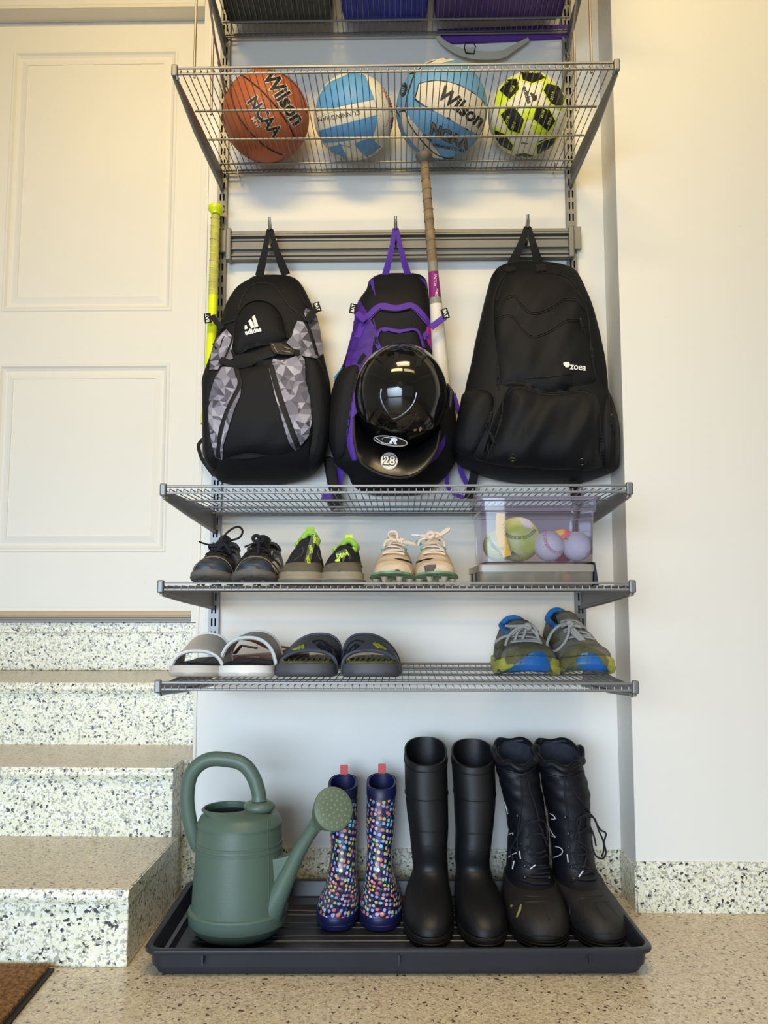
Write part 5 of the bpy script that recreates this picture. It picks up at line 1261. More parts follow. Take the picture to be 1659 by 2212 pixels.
A2.free('N', [(1130,300),(1110,240),(1150,205),(1210,225),(1250,230),(1270,290),(1210,320),(1150,320)], -.36, .0042, LC, 'knot'); A2.free('N', [(965,390),(1040,360),(1120,325)], -.38, .0019, LC, 'lace_end'); A2.free('N', [(1190,310),(1200,400),(1190,500)], -.39, .0042, LC, 'knot')
for k_, (s0, pts) in enumerate(((A1, [(305,540),(340,460),(375,380),(385,430),(340,520)]), (A1, [(810,510),(845,440),(890,395),(850,450),(830,500)]), (A2, [(1405,520),(1425,480),(1410,445),(1400,480)]))):
    dec(s0.t, 'N', pts, M['strip'], s0.root, 'trim_strip', .002, 6, fb=-.3)
for pts in ([(1455,590),(1500,560),(1540,640),(1555,700),(1530,650)], [(1415,640),(1440,625),(1510,700),(1548,790),(1535,820),(1490,720)], [(1405,690),(1420,690),(1480,760),(1525,840),(1515,860),(1460,770)]):
    dec(A2.t, 'N', pts, M['strip'], A2.root, 'side_stripe', .002, 5, fb=-.4)
# pull-on trainers
M['mesh'] = mat('black_mesh_fabric', (30, 32, 40), .8, var=.2, vs=200, bump=.5, bs=700)
M['taupe'] = mat('worn_taupe_rubber', (98, 90, 76), .8, var=.3, vs=30, bump=.5, bs=90)
M['taupe2'] = mat('worn_pale_sole', (142, 134, 114), .75, var=.25, vs=22, bump=.3, bs=80)
M['lime'] = mat('lime_neoprene', (150, 200, 70), .7)
M['limeP'] = mat('lime_print', (205, 232, 50), .6)
M['gtape'] = mat('grey_green_tape', (84, 90, 82), .8)
gB = 'worn pull-on trainers'
for (xl, xr, lab, H, y_, sd) in ((606, 697, 'worn pull-on trainer with a tall lime lettered pull strap, left of its pair', 1.0, -.452, 1), (699, 788, 'worn pull-on trainer with a torn folded lettered strap, right of its pair', .82, -.452, -1)):
    s_ = Shoe(xl, xr, y_, .225, Z3, 'trainer', lab, 'shoe', gB, side=sd)
    s_.sole(.026, M['taupe2'], .004, .003, .002)
    pf_ = [(0,.022),(.12,.026),(.25,.042*H),(.42,.066*H),(.55,.082*H),(.75,.086*H),(.93,.099*H),(1,.09*H)]
    t = s_.upper(pf_, M['mesh'], (.52, .92), collar=.014, collar_m=M['lime'])
    x0 = 0 if sd > 0 else 765
    dec(t, 'O', [(60+x0,790),(90+x0,700),(180+x0,660),(300+x0,640),(480+x0,650),(640+x0,640),(740+x0,650),(785+x0,720),(790+x0,800),(780+x0,870),(720+x0,880),(500+x0,790),(400+x0,765),(210+x0,815),(130+x0,795)], M['taupe'], s_.root, 'toe_guard', .003, 6, fb=-.44)
    dec(t, 'O', [(500+x0,795),(560+x0,820),(660+x0,830),(740+x0,870),(650+x0,885),(580+x0,878),(520+x0,830)] if sd > 0 else [(970,835),(1040,795),(1120,765),(1060,815),(1000,840)], M['matb'], s_.root, 'tear', .0036, 6, fb=-.44)
    b = B(); seam(b, t, zm('O', [(290,590),(370,540),(440,480),(460,420),(440,350)] if sd > 0 else [(830,610),(870,530),(930,460),(940,400),(900,370)]), .0009, .001, 3, 5); b.build('piping', M['gtape'], s_.root)
    if sd > 0:
        b = B(); seam(b, t, zm('O', [(770,590),(735,530),(712,460),(730,400),(780,370)]), .0009, .001, 3, 5); b.build('piping', M['gtape'], s_.root)
        st_ = [(530,640),(545,560),(575,440),(610,300),(640,200),(665,120)]; ys = (-.405, -.335)
    else: st_ = [(1095,610),(1085,540),(1110,470)]; ys = (-.40, -.385)
    if sd > 0:
        p = smooth_poly(zm('O', st_), 4, False); n_ = len(p); W3 = []
        for i, (a, c) in enumerate(p):
            h_ = t.ray_cast(CAM, ray(a, c).normalized())
            if h_[0] is not None and c > 1172: W3.append(h_[0] - ray(a, c).normalized()*.005); yl = W3[-1].y
            else: W3.append(at(a, c, yl - .0))
        b = B(); b.tube(W3, .0072, 8, flat=.14, nrm=(0, -1, 0)); tq = bvh(b); pu = b.build('pull_strap', M['gtape'], s_.root)
        b = B(); letter(b, tq, 'NIKE', 679.5, 1164, 9.5, 1.4, .04, h=.0006, sx=.85); letter(b, tq, 'NIKE', 671.5, 1187, 9.5, 1.38, .04, h=.0006, sx=.85); letter(b, tq, 'NIKE', 665.5, 1209, 9.5, 1.4, .04, h=.0006, sx=.85); b.build('lettering', M['limeP'], s_.root, smooth=False, fixn=False)
        b = B(); 
    else:
        q_ = [at(a, c, -.428) for a, c in zm('O', [(1035,450),(1220,372),(1255,420),(1205,545),(1060,560)])]; b = B(); b.add(q_ + [p + V((0, .003, 0)) for p in q_], [(0,1,2,3,4),(9,8,7,6,5)] + [(i, 5+i, 5+(i+1) % 5, (i+1) % 5) for i in range(5)]); tq = bvh(b); b.build('pull_strap', M['gtape'], s_.root, smooth=False)
        b = B(); letter(b, tq, 'NIKE', 737, 1199, 12.5, pi - .18, .04, h=.0008, sx=1); b.build('lettering', M['limeP'], s_.root, smooth=False, fixn=False)
        s_.free('O', [(1060,560),(1080,600),(1110,612)], -.428, .005, M['limeP'], 'torn_strap', .2); s_.free('O', [(1180,545),(1170,610)], -.428, .0022, M['gtape'], 'torn_strap', .3)
        s_.free('O', [(1240,400),(1262,450),(1290,475),(1298,560)], -.428, .0009, M['gtape'], 'loose_thread'); s_.free('O', [(1225,400),(1250,440),(1270,500)], -.428, .0012, M['limeP'], 'loose_thread')
    hx, hz = (s_.c(.95), s_.z0 + s_.h + s_.H(.95, 0))
    b = B(); b.box((hx - .009, s_.y(.95) - .002, hz - .012), (hx + .009, s_.y(.95) + .002, hz + .012)); b.build('heel_tab', M['limeP' if sd < 0 else 'lime'], s_.root, smooth=False)
# cream cleats
M['cream'] = mat('dirty_cream_synthetic', (206, 186, 160), .55, var=.2, vs=24, bump=.1, bs=200)
M['cream2'] = mat('cream_lace', (222, 204, 186), .85, bump=.4, bs=800)
M['gsole'] = mat('faded_green_sole', (112, 152, 118), .5, var=.3, vs=60)
M['mint'] = mat('mint_lining', (120, 190, 170), .8)
M['ivory'] = mat('ivory_stud', (196, 182, 150), .5, var=.3, vs=60)
gC = 'cream baseball cleats'
def Qm(p, sd): return p if sd > 0 else [(1645 - x, y) for x, y in p]
for (xl, xr, lab, sd) in ((799, 893, 'dirty cream cleat with green sole, left of its pair', 1), (897, 989, 'dirty cream cleat with green sole and torn toe, right of its pair', -1)):
    s_ = Shoe(xl, xr, -.452, .26, Z3, 'cleat', lab, 'shoe', gC, side=sd)
    s_.sole(.008, M['gsole'], .010, .003, .001, z=.012)
    s_.studs(M['ivory'], [(.06,-.45),(.06,.45),(.16,-.8),(.16,.8),(.18,-.25),(.18,.3),(.3,-.85),(.3,.85),(.32,0),(.78,-.6),(.78,.6),(.92,-.4),(.92,.4)], .012, .0075, .0035)
    t = s_.upper([(0,.026),(.12,.032),(.25,.048),(.4,.070),(.55,.080),(.75,.074),(.93,.086),(1,.08)], M['cream'], (.47, .9), collar_m=M['mint']); s_.tongue(M['cream'], .32, .57, .016)
    b = B(); seam(b, t, zm('Q', Qm([(240,860),(255,760),(330,705),(450,690),(580,690),(690,720),(740,790),(760,850)], sd)), .0011, .0006, 3, 5, fb=-.44); b.build('toe_seam', M['cream'], s_.root)
    dec(t, 'Q', Qm([(492,607),(600,612),(700,635),(760,655),(798,690),(740,675),(660,640),(560,625)], sd), M['cltop'], s_.root, 'emblem', .0012, 5, fb=-.4)
    dec(t, 'Q', [(440,835),(500,805),(530,790),(590,805),(570,830),(500,832)] if sd > 0 else [(995,740),(1060,715),(1200,712),(1200,755),(1120,765),(1100,800),(1150,820),(1090,830),(1085,890),(1060,895),(1020,830),(1040,780)], mat('torn_toe', (88, 78, 78), .8), s_.root, 'tear', .001, 5, fb=-.44)
    s_.laces(M['cream2'], [.26,.30,.34,.38,.42,.46,.50], .0032, .46, .005, .6)
    for q in ([(340,420),(400,370),(440,330)], [(700,380),(730,330),(790,300)]): s_.free('Q', Qm(q, sd), -.36, .0028, M['mint' if q[0][0] > 600 else 'cream2'], 'eyelet_loop')
    s0 = s_
    if sd > 0:
        C1 = s_; s_.free('Q', [(520,290),(440,260),(395,220),(400,165),(460,145),(520,160),(540,220),(545,290)], (-.36, -.37), .0030, M['cream2']); s_.free('Q', [(540,290),(620,310),(720,330),(800,350),(840,370),(760,350),(640,330)], (-.37, -.385), .0036, M['cream2']); s_.free('Q', [(560,320),(600,290),(640,300),(600,330)], -.378, .0045, M['cream2'], 'knot'); s_.free('Q', [(310,400),(350,310),(430,280),(520,300)], -.37, .003, M['cream2'], 'lace')
    else:
        s_.free('Q', [(940,215),(1040,225),(1120,210),(1180,190)], -.37, .0036, M['cream2']); s_.free('Q', [(1180,190),(1250,200),(1330,150),(1415,95),(1415,120),(1330,180),(1250,225)], (-.37, -.38), .0034, M['cream2']); s_.free('Q', [(1050,240),(1070,180),(1130,165),(1160,200),(1110,250),(1060,240)], -.375, .0042, M['cream2'], 'knot'); s_.free('Q', [(1170,180),(1230,180),(1240,220),(1180,240)], -.372, .0038, M['cream2'], 'knot'); s_.free('Q', [(780,200),(930,210)], -.37, .0022, M['refl'], 'lace_tip'); s_.free('Q', [(890,390),(920,310),(1000,260),(1080,250)], -.37, .003, M['cream2'], 'lace'); s_.free('Q', [(1200,240),(1290,260),(1340,330),(1345,400)], -.37, .003, M['cream2'], 'lace')
# ---------------------------------------------------------------- lower shelf
Z4 = .5449
M['wslide'] = mat('off_white_rubber', (206, 198, 188), .6, var=.1, vs=20, bump=.1, bs=200)
M['wrim'] = mat('white_rubber_edge', (232, 230, 224), .4)
M['navyf'] = mat('dark_navy_foam', (22, 26, 38), .7, bump=.2, bs=300)
def slide(xl, xr, y0, L, lab, group, m, inner, rise, m_in, th=.024, sd=1, band=(.2, .6), asym=0.0, name='slide_sandal', rimm=None, sole_m=None, skew=0.0):
    s_ = Shoe(xl, xr, y0, L, Z4, name, lab, 'sandal', group, side=sd); s_.sole(th, sole_m or m, .005, .003, .001)
    b = B(); b.loft([s_.outline(-.004, Z4 + th + .0002), s_.outline(-.006, Z4 + th + .004), s_.outline(-.012, Z4 + th + .0045), s_.outline(-.012, Z4 + th + .0047, k=.8), s_.outline(-.006, Z4 + th + .0047, k=.4), s_.outline(0, Z4 + th + .0047, k=.02)])
    # footbed rises to the heel
    b.build('footbed', m_in, s_.root, angle=60)
    rs = []; nt = 12; na = 28
    for i in range(nt + 1):
        t = band[0] + (band[1]-band[0])*i/nt; H = rise[0] + (rise[1]-rise[0])*(i/nt)**.8; r = []
        for j in range(na + 1):
            a = pi*j/na; c, sn = cos(a), sin(a)
            tt = t + asym*c*.08 - .05*(1 - sn)*(1 if i > nt/2 else -1)*abs(i-nt/2)/nt
            r.append(V((s_.c(t) + (s_.hw(.3)*1.03)*math.copysign(abs(c)**.85, c)*(1-.05*sn) + skew*sn*(.5+.5*i/nt), s_.y(tt), Z4 + .010 + H*sn**.75)))
        rs.append(r)
    b = B(); b.loft(rs, closed=False); s_.t = bvh(b); b.build('strap', m, s_.root, solid=.005, angle=80)
    for e, nm in ((rs[0], 'strap_edge'), (rs[-1], 'strap_edge')):
        b = B(); b.tube(e, .0034, 7); b.build(nm, rimm or m, s_.root)
    return s_
gD = 'white slides'
slide(371, 481, -.362, .255, 'off-white slide sandal at the left end of the lowest shelf', gD, M['wslide'], None, (.046, .078), M['navyf'], sd=1, band=(.16, .55), rimm=M['wrim'], sole_m=M['wslide'])
slide(481, 600, -.362, .255, 'white slide sandal with a tall open strap, in front of the brown flip-flops', gD, M['wslide'], None, (.074, .082), M['navyf'], sd=-1, band=(.22, .62), rimm=M['wrim'], sole_m=M['wrim'])
M['gslide'] = mat('grey_blue_rubber', (84, 84, 92), .6, var=.15, vs=20, bump=.1, bs=200)
M['nub'] = mat('muddy_olive_footbed', (116, 110, 72), .75, var=.3, vs=40)
M['yel'] = mat('yellow_print', (196, 188, 40), .5)
gG = 'grey slides'
for xl, xr, lab, sd, fx in ((602, 731, 'dark grey slide with yellow print and nubby footbed, beside the flip-flops', -1, lambda x: x), (737, 859, 'dark grey slide with yellow print, rightmost of the sandals', 1, lambda x: 2415 - x)):
    s_ = slide(xl, xr, -.362, .27, lab, gG, M['gslide'], None, (.046, .076), M['nub'], .028, sd, (.22, .60), .5*sd, skew=-.020*sd)
    b = B()
    for i in range(17):
        for j in range(9):
            t = .06 + i*.026 + .01*(j % 2); x = (-.8 + 1.6*j/8)
            p = V((s_.c(t) + s_.hw(t)*x, s_.y(t), Z4 + .0325)); b.tube([p, p + V((0, 0, .004))], [.0024, .0013], 5)
    b.build('footbed_nubs', M['nub'], s_.root, kind='stuff')
    for q in ([(1035,203),(1085,192),(1130,212),(1158,262),(1172,330)], [(1052,235),(1095,224),(1132,252),(1150,300),(1158,345)], [(1078,263),(1106,257),(1130,285),(1140,325)]):
        b = B(); seam(b, s_.t, zm('H', [(fx(x), y) for x, y in q]), .0046, .0008, 4, 8, .22, fb=-.26); b.build('strap_slot', M['navyf'], s_.root)
    fl_ = [(845, 290), (900, 255), (960, 228), (1030, 200), (1050, 225), (1090, 262), (1075, 275), (980, 272), (900, 282), (850, 298)] if sd < 0 else [(1385, 205), (1440, 215), (1500, 240), (1560, 265), (1572, 285), (1560, 292), (1500, 280), (1400, 262), (1330, 262), (1370, 235)]
    b = B(); decal(b, s_.t, zm('H', fl_), .004, 5, fb=-.3); b.build('strap_flap', M['gslide'], s_.root, angle=50)
    for q in ([[(912,262),(935,250),(945,258),(925,266)], [(940,252),(962,236),(970,252),(950,262)], [(968,238),(988,228),(990,252),(976,258)]] if sd < 0 else [[(1432,225),(1446,215),(1475,250),(1462,250)], [(1455,222),(1470,224),(1500,255),(1484,254)], [(1478,232),(1490,238),(1520,262),(1508,262)]]):
        dec(s_.t, 'H', q, M['yel'], s_.root, 'print', .0052, 4, fb=-.3)
# flip-flops
M['brown'] = mat('brown_leather', (126, 82, 62), .5, var=.2, vs=30, bump=.1, bs=200)
M['brown2'] = mat('dark_brown_foam', (96, 66, 54), .7, var=.2, vs=30)
for i, (x0, x1, y, tl, lab, st_) in enumerate(((474, 612, -.13, .006, 'brown flip-flop lying behind the white slides, its toe strap arched up', [(478,255),(498,212),(545,184),(600,182),(660,196),(730,228),(800,262)]),
                                        (560, 668, -.175, .002, 'brown flip-flop reaching out between the white and grey slides', [(800,262),(830,272),(870,255),(905,250),(960,262)]))):
    a, c = at(x0, 1415, y), at(x1, 1425, y); L = c.x - a.x; f = empty('flip_flop', lab, 'sandal', ((a.x+c.x)/2, y, Z4 + (.001 if i == 0 else .02)), 'brown flip-flops')
    def oL(off, z):
        o = []
        for k in range(36):
            q = 2*pi*k/36; u = cos(q); w_ = (.040 + .006*u) * (1 if 1 else 1)
            o.append(V(((a.x+c.x)/2 + (L/2+off)*math.copysign(abs(u)**.8, u), y + (w_+off)*math.copysign(abs(sin(q))**.85, sin(q)), z + (.024 if i else .018)*(1 if i else 1) + tl*u)))
        return o
    b = B(); b.loft([oL(-.004, Z4), oL(0, Z4+.003), oL(0, Z4+.010)], cap0=True, cap1=True); b.build('sole', M['brown2'], f)
    b = B(); b.loft([oL(-.0005, Z4+.0101), oL(-.0005, Z4+.015), oL(-.004, Z4+.0165)], cap0=True, cap1=True); b.build('footbed', M['brown'], f)
    b = B(); q = smooth_poly(zm('H', st_), 4, False); n_ = len(q); b.tube([at(p[0], p[1], y - .025 + .02*sin(pi*k/n_)) for k, p in enumerate(q)], .0062, 8, flat=.35, nrm=(0, -.4, 1)); b.build('toe_strap', M['brown'], f)
    b = B(); b.tube([V((a.x + .03, y + .03, Z4+.034)), V((a.x + .05, y + .01, Z4+.055)), V((a.x+.09, y - .01, Z4+.05))], .006, 8, flat=.4, nrm=(0, 0, 1)); b.build('toe_strap', M['brown'], f)
# running shoes
M['grun'] = mat('muddy_grey_mesh', (128, 122, 108), .85, var=.3, vs=40, bump=.5, bs=300)
M['mud'] = mat('olive_stained_overlay', (104, 100, 62), .8, var=.4, vs=40, bump=.3, bs=150)
M['ygr'] = mat('yellow_green_foam', (178, 178, 78), .6, var=.25, vs=40, bump=.3, bs=200)
M['blue'] = mat('blue_rubber', (20, 92, 168), .4, var=.4, vs=24, c2=(26, 84, 120))
M['blue2'] = mat('blue_lining', (26, 104, 180), .8)
M['out'] = mat('grey_outsole', (80, 88, 88), .7, var=.3, vs=40, bump=.3, bs=120)
M['glace'] = mat('grey_lace', (168, 164, 156), .85, bump=.4, bs=800)
gR = 'muddy running shoes'
for xl, xr, lab, sd, y0, hh in ((1062, 1198, 'muddy grey and yellow-green running shoe with blue toe, left of its pair', 1, -.335, .80), (1202, 1318, 'muddy running shoe with blue toe, right of its pair on the lowest shelf', -1, -.320, .96)):
    s_ = Shoe(xl, xr, y0, .285, Z4, 'running_shoe', lab, 'shoe', gR, side=sd, yw=.08, rot=-.10 if sd < 0 else .02)
    s_.sole(.030, M['ygr'], .018, .004, .002)
    t = s_.upper([(0,.030),(.12,.036),(.25,.054*hh),(.4,.080*hh),(.52,.094*hh),(.75,.100*hh),(.93,.116*hh),(1,.11*hh)], M['grun'], (.5, .9), collar=.014, collar_m=M['blue2']); s_.tongue(M['grun'], .34, .6, .020*hh, .42, .008)
    ts_ = BVHTree.FromPolygons(s_.full.v, s_.full.f)
    allb = B(); allb.add(s_.full.v, s_.full.f)
    sb_ = B(); z0 = Z4; sb_.loft([s_.outline(-.002, z0), s_.outline(.004, z0+.002), s_.outline(.0085, z0+.012), s_.outline(.007, z0+.020), s_.outline(.005, z0+.030)], cap0=True, cap1=True); allb.add(sb_.v, sb_.f); ta_ = bvh(allb)
    x0 = 0 if sd > 0 else 505
    dec(ta_, 'I', [(265,655),(330,640),(420,600),(520,560),(600,540),(760,548),(790,600),(815,650),(800,672),(600,685),(400,680)] if sd > 0 else [(835,655),(920,610),(1010,560),(1050,530),(1250,540),(1290,600),(1322,640),(1322,665),(1200,682),(1000,688),(870,675)], M['out'], s_.root, 'outsole', .0016, 7, fb=-.33)
    dec(ta_, 'I', [(585,470),(620,450),(680,448),(725,462),(750,510),(770,560),(765,600),(700,640),(560,640),(450,630),(400,610),(520,555)] if sd > 0 else [(1050,480),(1080,460),(1150,458),(1195,480),(1230,530),(1280,590),(1300,630),(1200,640),(1090,610),(1020,560),(1030,520)], M['blue'], s_.root, 'toe_bumper', .0045, 3.5, 2, fb=-.34)
    dec(ta_, 'I', [(380,520),(400,450),(480,425),(560,405),(690,410),(760,450),(790,520),(770,540),(735,470),(680,440),(600,445),(560,500),(500,545),(400,560)] if sd > 0 else [(850,560),(900,480),(960,430),(1080,405),(1180,430),(1260,470),(1300,530),(1290,580),(1240,520),(1190,465),(1080,450),(1040,490),(1000,540),(900,590)], M['mud'], s_.root, 'toe_overlay', .003, 3.5, fb=-.32)
    for q in ([[(275,420),(330,350),(400,320),(410,345),(350,375),(300,440)], [(300,520),(310,480),(345,470),(330,510)], [(320,470),(360,360),(395,345),(370,400),(345,480)]] if sd > 0 else [[(720,290),(780,350),(800,400),(780,400),(735,340)], [(790,330),(860,325),(870,350),(800,380)]]):
        dec(ta_, 'I', q, M['mud'], s_.root, 'overlay', .0016, 7, fb=-.28)
    s_.laces(M['glace'], [.24,.28,.32,.36,.40,.44,.48], .0030, .44, .004, .6)
    if sd > 0:
        for q in ([(570,215),(500,260),(460,350),(400,430),(380,400),(410,310),(480,240),(570,210)], [(570,215),(640,270),(690,350),(710,410)], [(290,362),(350,320),(440,290),(500,240),(560,215)], [(570,220),(540,320),(490,400),(420,430)], [(380,215),(450,218),(560,212)], [(590,190),(650,240),(680,330),(700,400)]):
            s_.free('I', q, (-.25, -.262), .0030, M['glace'])
        s_.free('I', [(545,230),(575,205),(600,225),(570,245)], -.262, .0052, M['glace'], 'knot')
    else:
        for q in ([(950,200),(880,205),(800,270),(755,370),(770,430),(830,440),(900,380),(945,290),(950,200)], [(960,210),(1030,280),(1090,350),(1180,420)], [(950,205),(1020,215),(1060,230)], [(945,240),(1000,300),(1080,370)], [(940,180),(930,200),(880,215)], [(960,230),(1040,320),(1150,400)]):
            s_.free('I', q, (-.25, -.262), .0032, M['glace'])
        s_.free('I', [(935,205),(955,180),(975,200),(950,225)], -.262, .0052, M['glace'], 'knot')
# ---------------------------------------------------------------- clear boxes with balls
def clear(name, tint, fac, rough=.05, milk=(200, 196, 214)):
    m = bpy.data.materials.new(name); m.use_nodes = True; nt = m.node_tree; out = nt.nodes['Material Output']; nt.nodes.remove(nt.nodes['Principled BSDF'])
    tr_ = nt.nodes.new('ShaderNodeBsdfTransparent'); tr_.inputs[0].default_value = (*lin(tint), 1)
    df = nt.nodes.new('ShaderNodeBsdfDiffuse'); df.inputs[0].default_value = (*lin(milk), 1)
    tl = nt.nodes.new('ShaderNodeBsdfTranslucent'); tl.inputs[0].default_value = (*lin(milk), 1)
    gl = nt.nodes.new('ShaderNodeBsdfGlossy'); gl.inputs['Roughness'].default_value = rough
    fr = nt.nodes.new('ShaderNodeFresnel'); fr.inputs[0].default_value = 1.45
    a = nt.nodes.new('ShaderNodeMixShader'); a.inputs[0].default_value = .5; nt.links.new(df.outputs[0], a.inputs[1]); nt.links.new(tl.outputs[0], a.inputs[2])
    c = nt.nodes.new('ShaderNodeMixShader'); c.inputs[0].default_value = fac; nt.links.new(tr_.outputs[0], c.inputs[1]); nt.links.new(a.outputs[0], c.inputs[2])
    d = nt.nodes.new('ShaderNodeMixShader'); nt.links.new(fr.outputs[0], d.inputs[0]); nt.links.new(c.outputs[0], d.inputs[1]); nt.links.new(gl.outputs[0], d.inputs[2])
    nt.links.new(d.outputs[0], out.inputs[0]); return m
M['clear'] = clear('clear_lilac_plastic', (240, 237, 250), .10)
M['cedge'] = clear('clear_plastic_edge', (226, 222, 244), .5)
M['cloudy'] = clear('cloudy_plastic', (226, 222, 210), .42, .2, (206, 202, 190))
M['cloudy2'] = clear('cloudy_plastic_edge', (220, 216, 206), .7, .2, (216, 212, 202))
def rbox(x0, x1, y0, y1, z, r, n=5):
    o = []
    for cx, cy, a0 in ((x1-r, y1-r, 0), (x0+r, y1-r, pi/2), (x0+r, y0+r, pi), (x1-r, y0+r, 1.5*pi)):
        for i in range(n): q = a0 + pi/2*i/(n-1); o.append(V((cx + r*cos(q), cy + r*sin(q), z)))
    return o
ox0, ox1 = xat(1036, -.455, .77), xat(1284, -.455, .77); oy0, oy1 = -.455, -.20; oz = Z3 + .0008
og = empty('organizer_box', 'flat cloudy plastic compartment box under the clear bin', 'box', ((ox0+ox1)/2, -.33, oz))
b = B(); b.loft([rbox(ox0+.004, ox1-.004, oy0+.004, oy1-.004, oz, .006), rbox(ox0+.002, ox1-.002, oy0+.002, oy1-.002, oz+.003, .008), rbox(ox0+.001, ox1-.001, oy0+.001, oy1-.001, oz+.0285, .008)], cap0=True); b.build('tray', M['cloudy'], og, angle=40)
b = B(); b.loft([rbox(ox0-.001, ox1+.001, oy0-.001, oy1+.001, oz+.0275, .008), rbox(ox0-.001, ox1+.001, oy0-.001, oy1+.001, oz+.0405, .008), rbox(ox0+.003, ox1-.003, oy0+.003, oy1-.003, oz+.0425, .008)], cap1=True); b.build('lid', M['cloudy2'], og, angle=40)
for f in (.2, .42, .66, .88):
    xx = ox0 + (ox1-ox0)*f; b = B(); b.box((xx-.0006, oy0+.003, oz+.002), (xx+.0006, oy1-.003, oz+.027)); b.build('divider', M['cloudy2'], og, smooth=False)
b = B(); xx = ox0 - .002; b.box((xx-.0025, -.43, oz+.006), (xx, -.415, oz+.026)); b.build('latch', M['black'], og, smooth=False); b = B(); b.box((xx-.0025, -.33, oz+.006), (xx, -.315, oz+.026)); b.build('latch', M['black'], og, smooth=False)
red = tag(B().sphere((ox0+(ox1-ox0)*.77, -.435, oz+.014), .0095, 16, (1, .8, .95)).build('rubber_ball', mat('pale_red_rubber', (206, 76, 76), .5), None, origin=(ox0+(ox1-ox0)*.77, -.435, oz+.004)), 'small pale red ball inside the flat compartment box', 'ball')
nb = empty('notebook', 'dark navy folder standing at the right end of the flat compartment box', 'folder', (ox1+.008, -.35, oz))
b = B(); q = [(ox1+.0025, oz), (ox1+.0115, oz), (ox1+.008, oz+.030), (ox1+.005, oz+.047), (ox1+.0025, oz+.047)]; nq = len(q)
b.add([V((x, -.44, z)) for x, z in q] + [V((x, -.22, z)) for x, z in q], [tuple(range(nq)), tuple(range(2*nq-1, nq-1, -1))] + [(i, nq+i, nq+(i+1) % nq, (i+1) % nq) for i in range(nq)]); b.build('cover', mat('navy_cover', (26, 34, 60), .6), nb, smooth=False)
bz0 = oz + .0445; bz1 = .9165
bx0, bx1 = xat(1040, -.452, bz0+.02), xat(1290, -.452, bz0+.02); rx0, rx1 = xat(1033, -.457, .905), xat(1296, -.457, .905); by0, by1 = -.445, -.265
cb = empty('clear_bin', 'clear lilac-tinted plastic bin of balls on top of the flat box', 'box', ((bx0+bx1)/2, -.35, bz0))
zm_ = bz1 - .030
b = B(); b.loft([rbox(bx0+.012, bx1-.012, by0+.010, by1-.010, bz0, .012), rbox(bx0+.004, bx1-.004, by0+.002, by1-.002, bz0+.003, .014), rbox(bx0+.001, bx1-.001, by0, by1, zm_, .014)], cap0=True); b.build('wall', M['clear'], cb, angle=40)
b = B(); b.loft([rbox(bx0+.001, bx1-.001, by0, by1, zm_+.0002, .014), rbox(rx0+.003, rx1-.003, by0-.004, by1+.004, zm_+.002, .014), rbox(rx0+.003, rx1-.003, by0-.004, by1+.004, bz1-.007, .014)]); b.build('upper_wall', M['clear'], cb, angle=40)
b = B()
for z, g, r in ((bz1-.007, .0, .0012), (bz1-.001, -.004, .0018), (zm_+.002, .003, .0010)):
    b.tube(rbox(rx0+g, rx1-g, by0-.007+g, by1+.007-g, z, .014), r, 6, closed=True)
b.tube(rbox(bx0+.010, bx1-.010, by0+.009, by1-.009, bz0+.002, .012), .0016, 6, closed=True); b.build('rim', M['cedge'], cb)
b = B(); b.loft([rbox(rx0-.001, rx1+.001, by0-.009, by1+.009, bz1-.0075, .015), rbox(rx0-.001, rx1+.001, by0-.009, by1+.009, bz1-.0005, .015), rbox(rx0+.004, rx1-.004, by0-.004, by1+.004, bz1, .013)]); b.build('rim_band', M['cedge'], cb, angle=40)
for x in (xat(1046, -.455, .9), xat(1108, -.455, .9), xat(1222, -.455, .9), xat(1288, -.455, .9)):
    b = B(); b.tube([(x, by0-.0045, zm_+.003), (x, by0-.0045, bz1-.008)], .0009, 6); b.build('moulded_rib', M['cedge'], cb)
M['sball'] = mat('scuffed_yellow_leather', (196, 206, 78), .5, var=.3, vs=30, c2=(216, 220, 160), bump=.2, bs=200)
M['bball'] = mat('worn_white_leather', (222, 214, 214), .5, var=.1, vs=40)
M['rstitch'] = mat('red_stitch', (196, 96, 96), .7)
M['gstitch'] = mat('grey_stitch', (92, 88, 84), .7)
def smallball(cpx, cpy, r, y, name, label, m, arcs, stm, group=None):
    z = bz0 + .005 + r; c = V((xat(cpx, y, z), y, z)); t = empty(name, label, 'ball', c - V((0, 0, r)), group)
    b = B().sphere(c, r, 40); tb_ = bvh(b); b.build('cover', m, t)
    for arc in arcs:
        p = smooth_poly(zm('T', arc), 5, False); bb = B()
        for i, (x, y_) in enumerate(p[:-1]):
            dx, dy = p[i+1][0]-x, p[i+1][1]-y_; l = math.hypot(dx, dy) + 1e-9; nx, ny = -dy/l, dx/l
            for s_ in (-1, 1):
                q0 = hit(tb_, x, y_, y)[0]; h = hit(tb_, x + nx*s_*3.6 - dx*.6, y_ + ny*s_*3.6 - dy*.6, y); bb.tube([q0, h[0] + h[1]*.0004], .0006, 4)
        bb.build('stitching', stm, t)
    return t, tb_
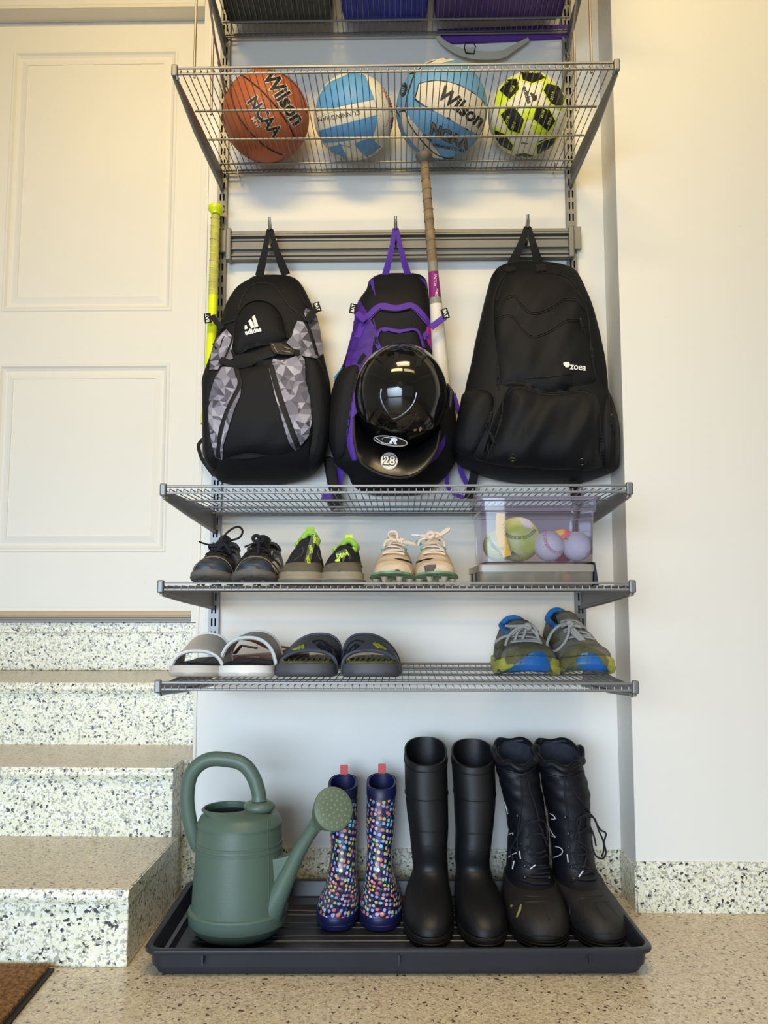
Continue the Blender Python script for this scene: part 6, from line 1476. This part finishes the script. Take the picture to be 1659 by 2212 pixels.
sb, tsb = smallball(1118, 0, .0465, -.385, 'softball', 'large scuffed yellow softball with grey stitching inside the clear bin', M['sball'], [[(455,520),(500,545),(560,560),(640,560),(720,545),(780,500),(810,460)], [(530,740),(570,765),(640,780)]], M['gstitch'])
dec(tsb, 'T', [(600,290),(660,305),(740,360),(790,420),(760,450),(690,440),(640,380)], mat('white_patch', (226, 226, 222), .5), sb, 'panel', .0006, 6, fb=-.4)
smallball(1077, 0, .0325, -.396, 'softball', 'small scuffed yellow ball at the left end of the clear bin', M['sball'], [[(250,560),(290,640),(340,690),(400,790)]], M['gstitch'])
smallball(1186, 0, .0310, -.408, 'baseball', 'white baseball with a curved red seam, in the middle of the clear bin', M['bball'], [[(925,470),(925,560),(945,640),(990,700),(1060,740),(1150,720)]], M['rstitch'], 'baseballs in the clear bin')
smallball(1246, 0, .0305, -.405, 'baseball', 'worn white baseball at the right end of the clear bin', M['bball'], [[(1180,580),(1210,520),(1260,470),(1310,450)], [(1500,680),(1480,730),(1420,770)]], M['rstitch'], 'baseballs in the clear bin')
rb, trb = smallball(1214, 0, .036, -.335, 'ball', 'red and yellow ball behind the two baseballs in the clear bin', mat('red_ball', (206, 88, 80), .5), [], M['rstitch'])
dec(trb, 'T', [(1040,480),(1080,430),(1130,405),(1165,400),(1155,520),(1100,540)], mat('mustard_panel', (204, 176, 96), .5), rb, 'panel', .0006, 6, fb=-.35)
wb = empty('orange_reflection', 'bright orange-yellow reflection of a ball, modelled as a curved strip in the clear bin', 'strap', at(1092, 1200, -.430))  # strip stands in for a softball's bright orange reflection
p = smooth_poly(zm('T', [(400,270),(390,380),(395,480),(410,580),(440,680),(475,785)]), 4, False); b = B(); b.tube([at(x, y, -.4395 + .003*sin(pi*i/len(p))) for i, (x, y) in enumerate(p)], [.0105 - .002*abs(i/len(p)-.5) for i in range(len(p))], 8, flat=.12, nrm=(0, -1, 0)); b.build('band', mat('orange_reflection_tint', (255, 200, 0), .5), wb)
b = B()
for (x, y) in ((430,400),(440,440),(450,480),(455,520),(410,680),(430,690)): b.tube([at(*zm('T', [(x-18, y+18)])[0], -.4412), at(*zm('T', [(x+8, y-14)])[0], -.4412)], .0005, 4)
b.build('stitching', M['gstitch'], wb)
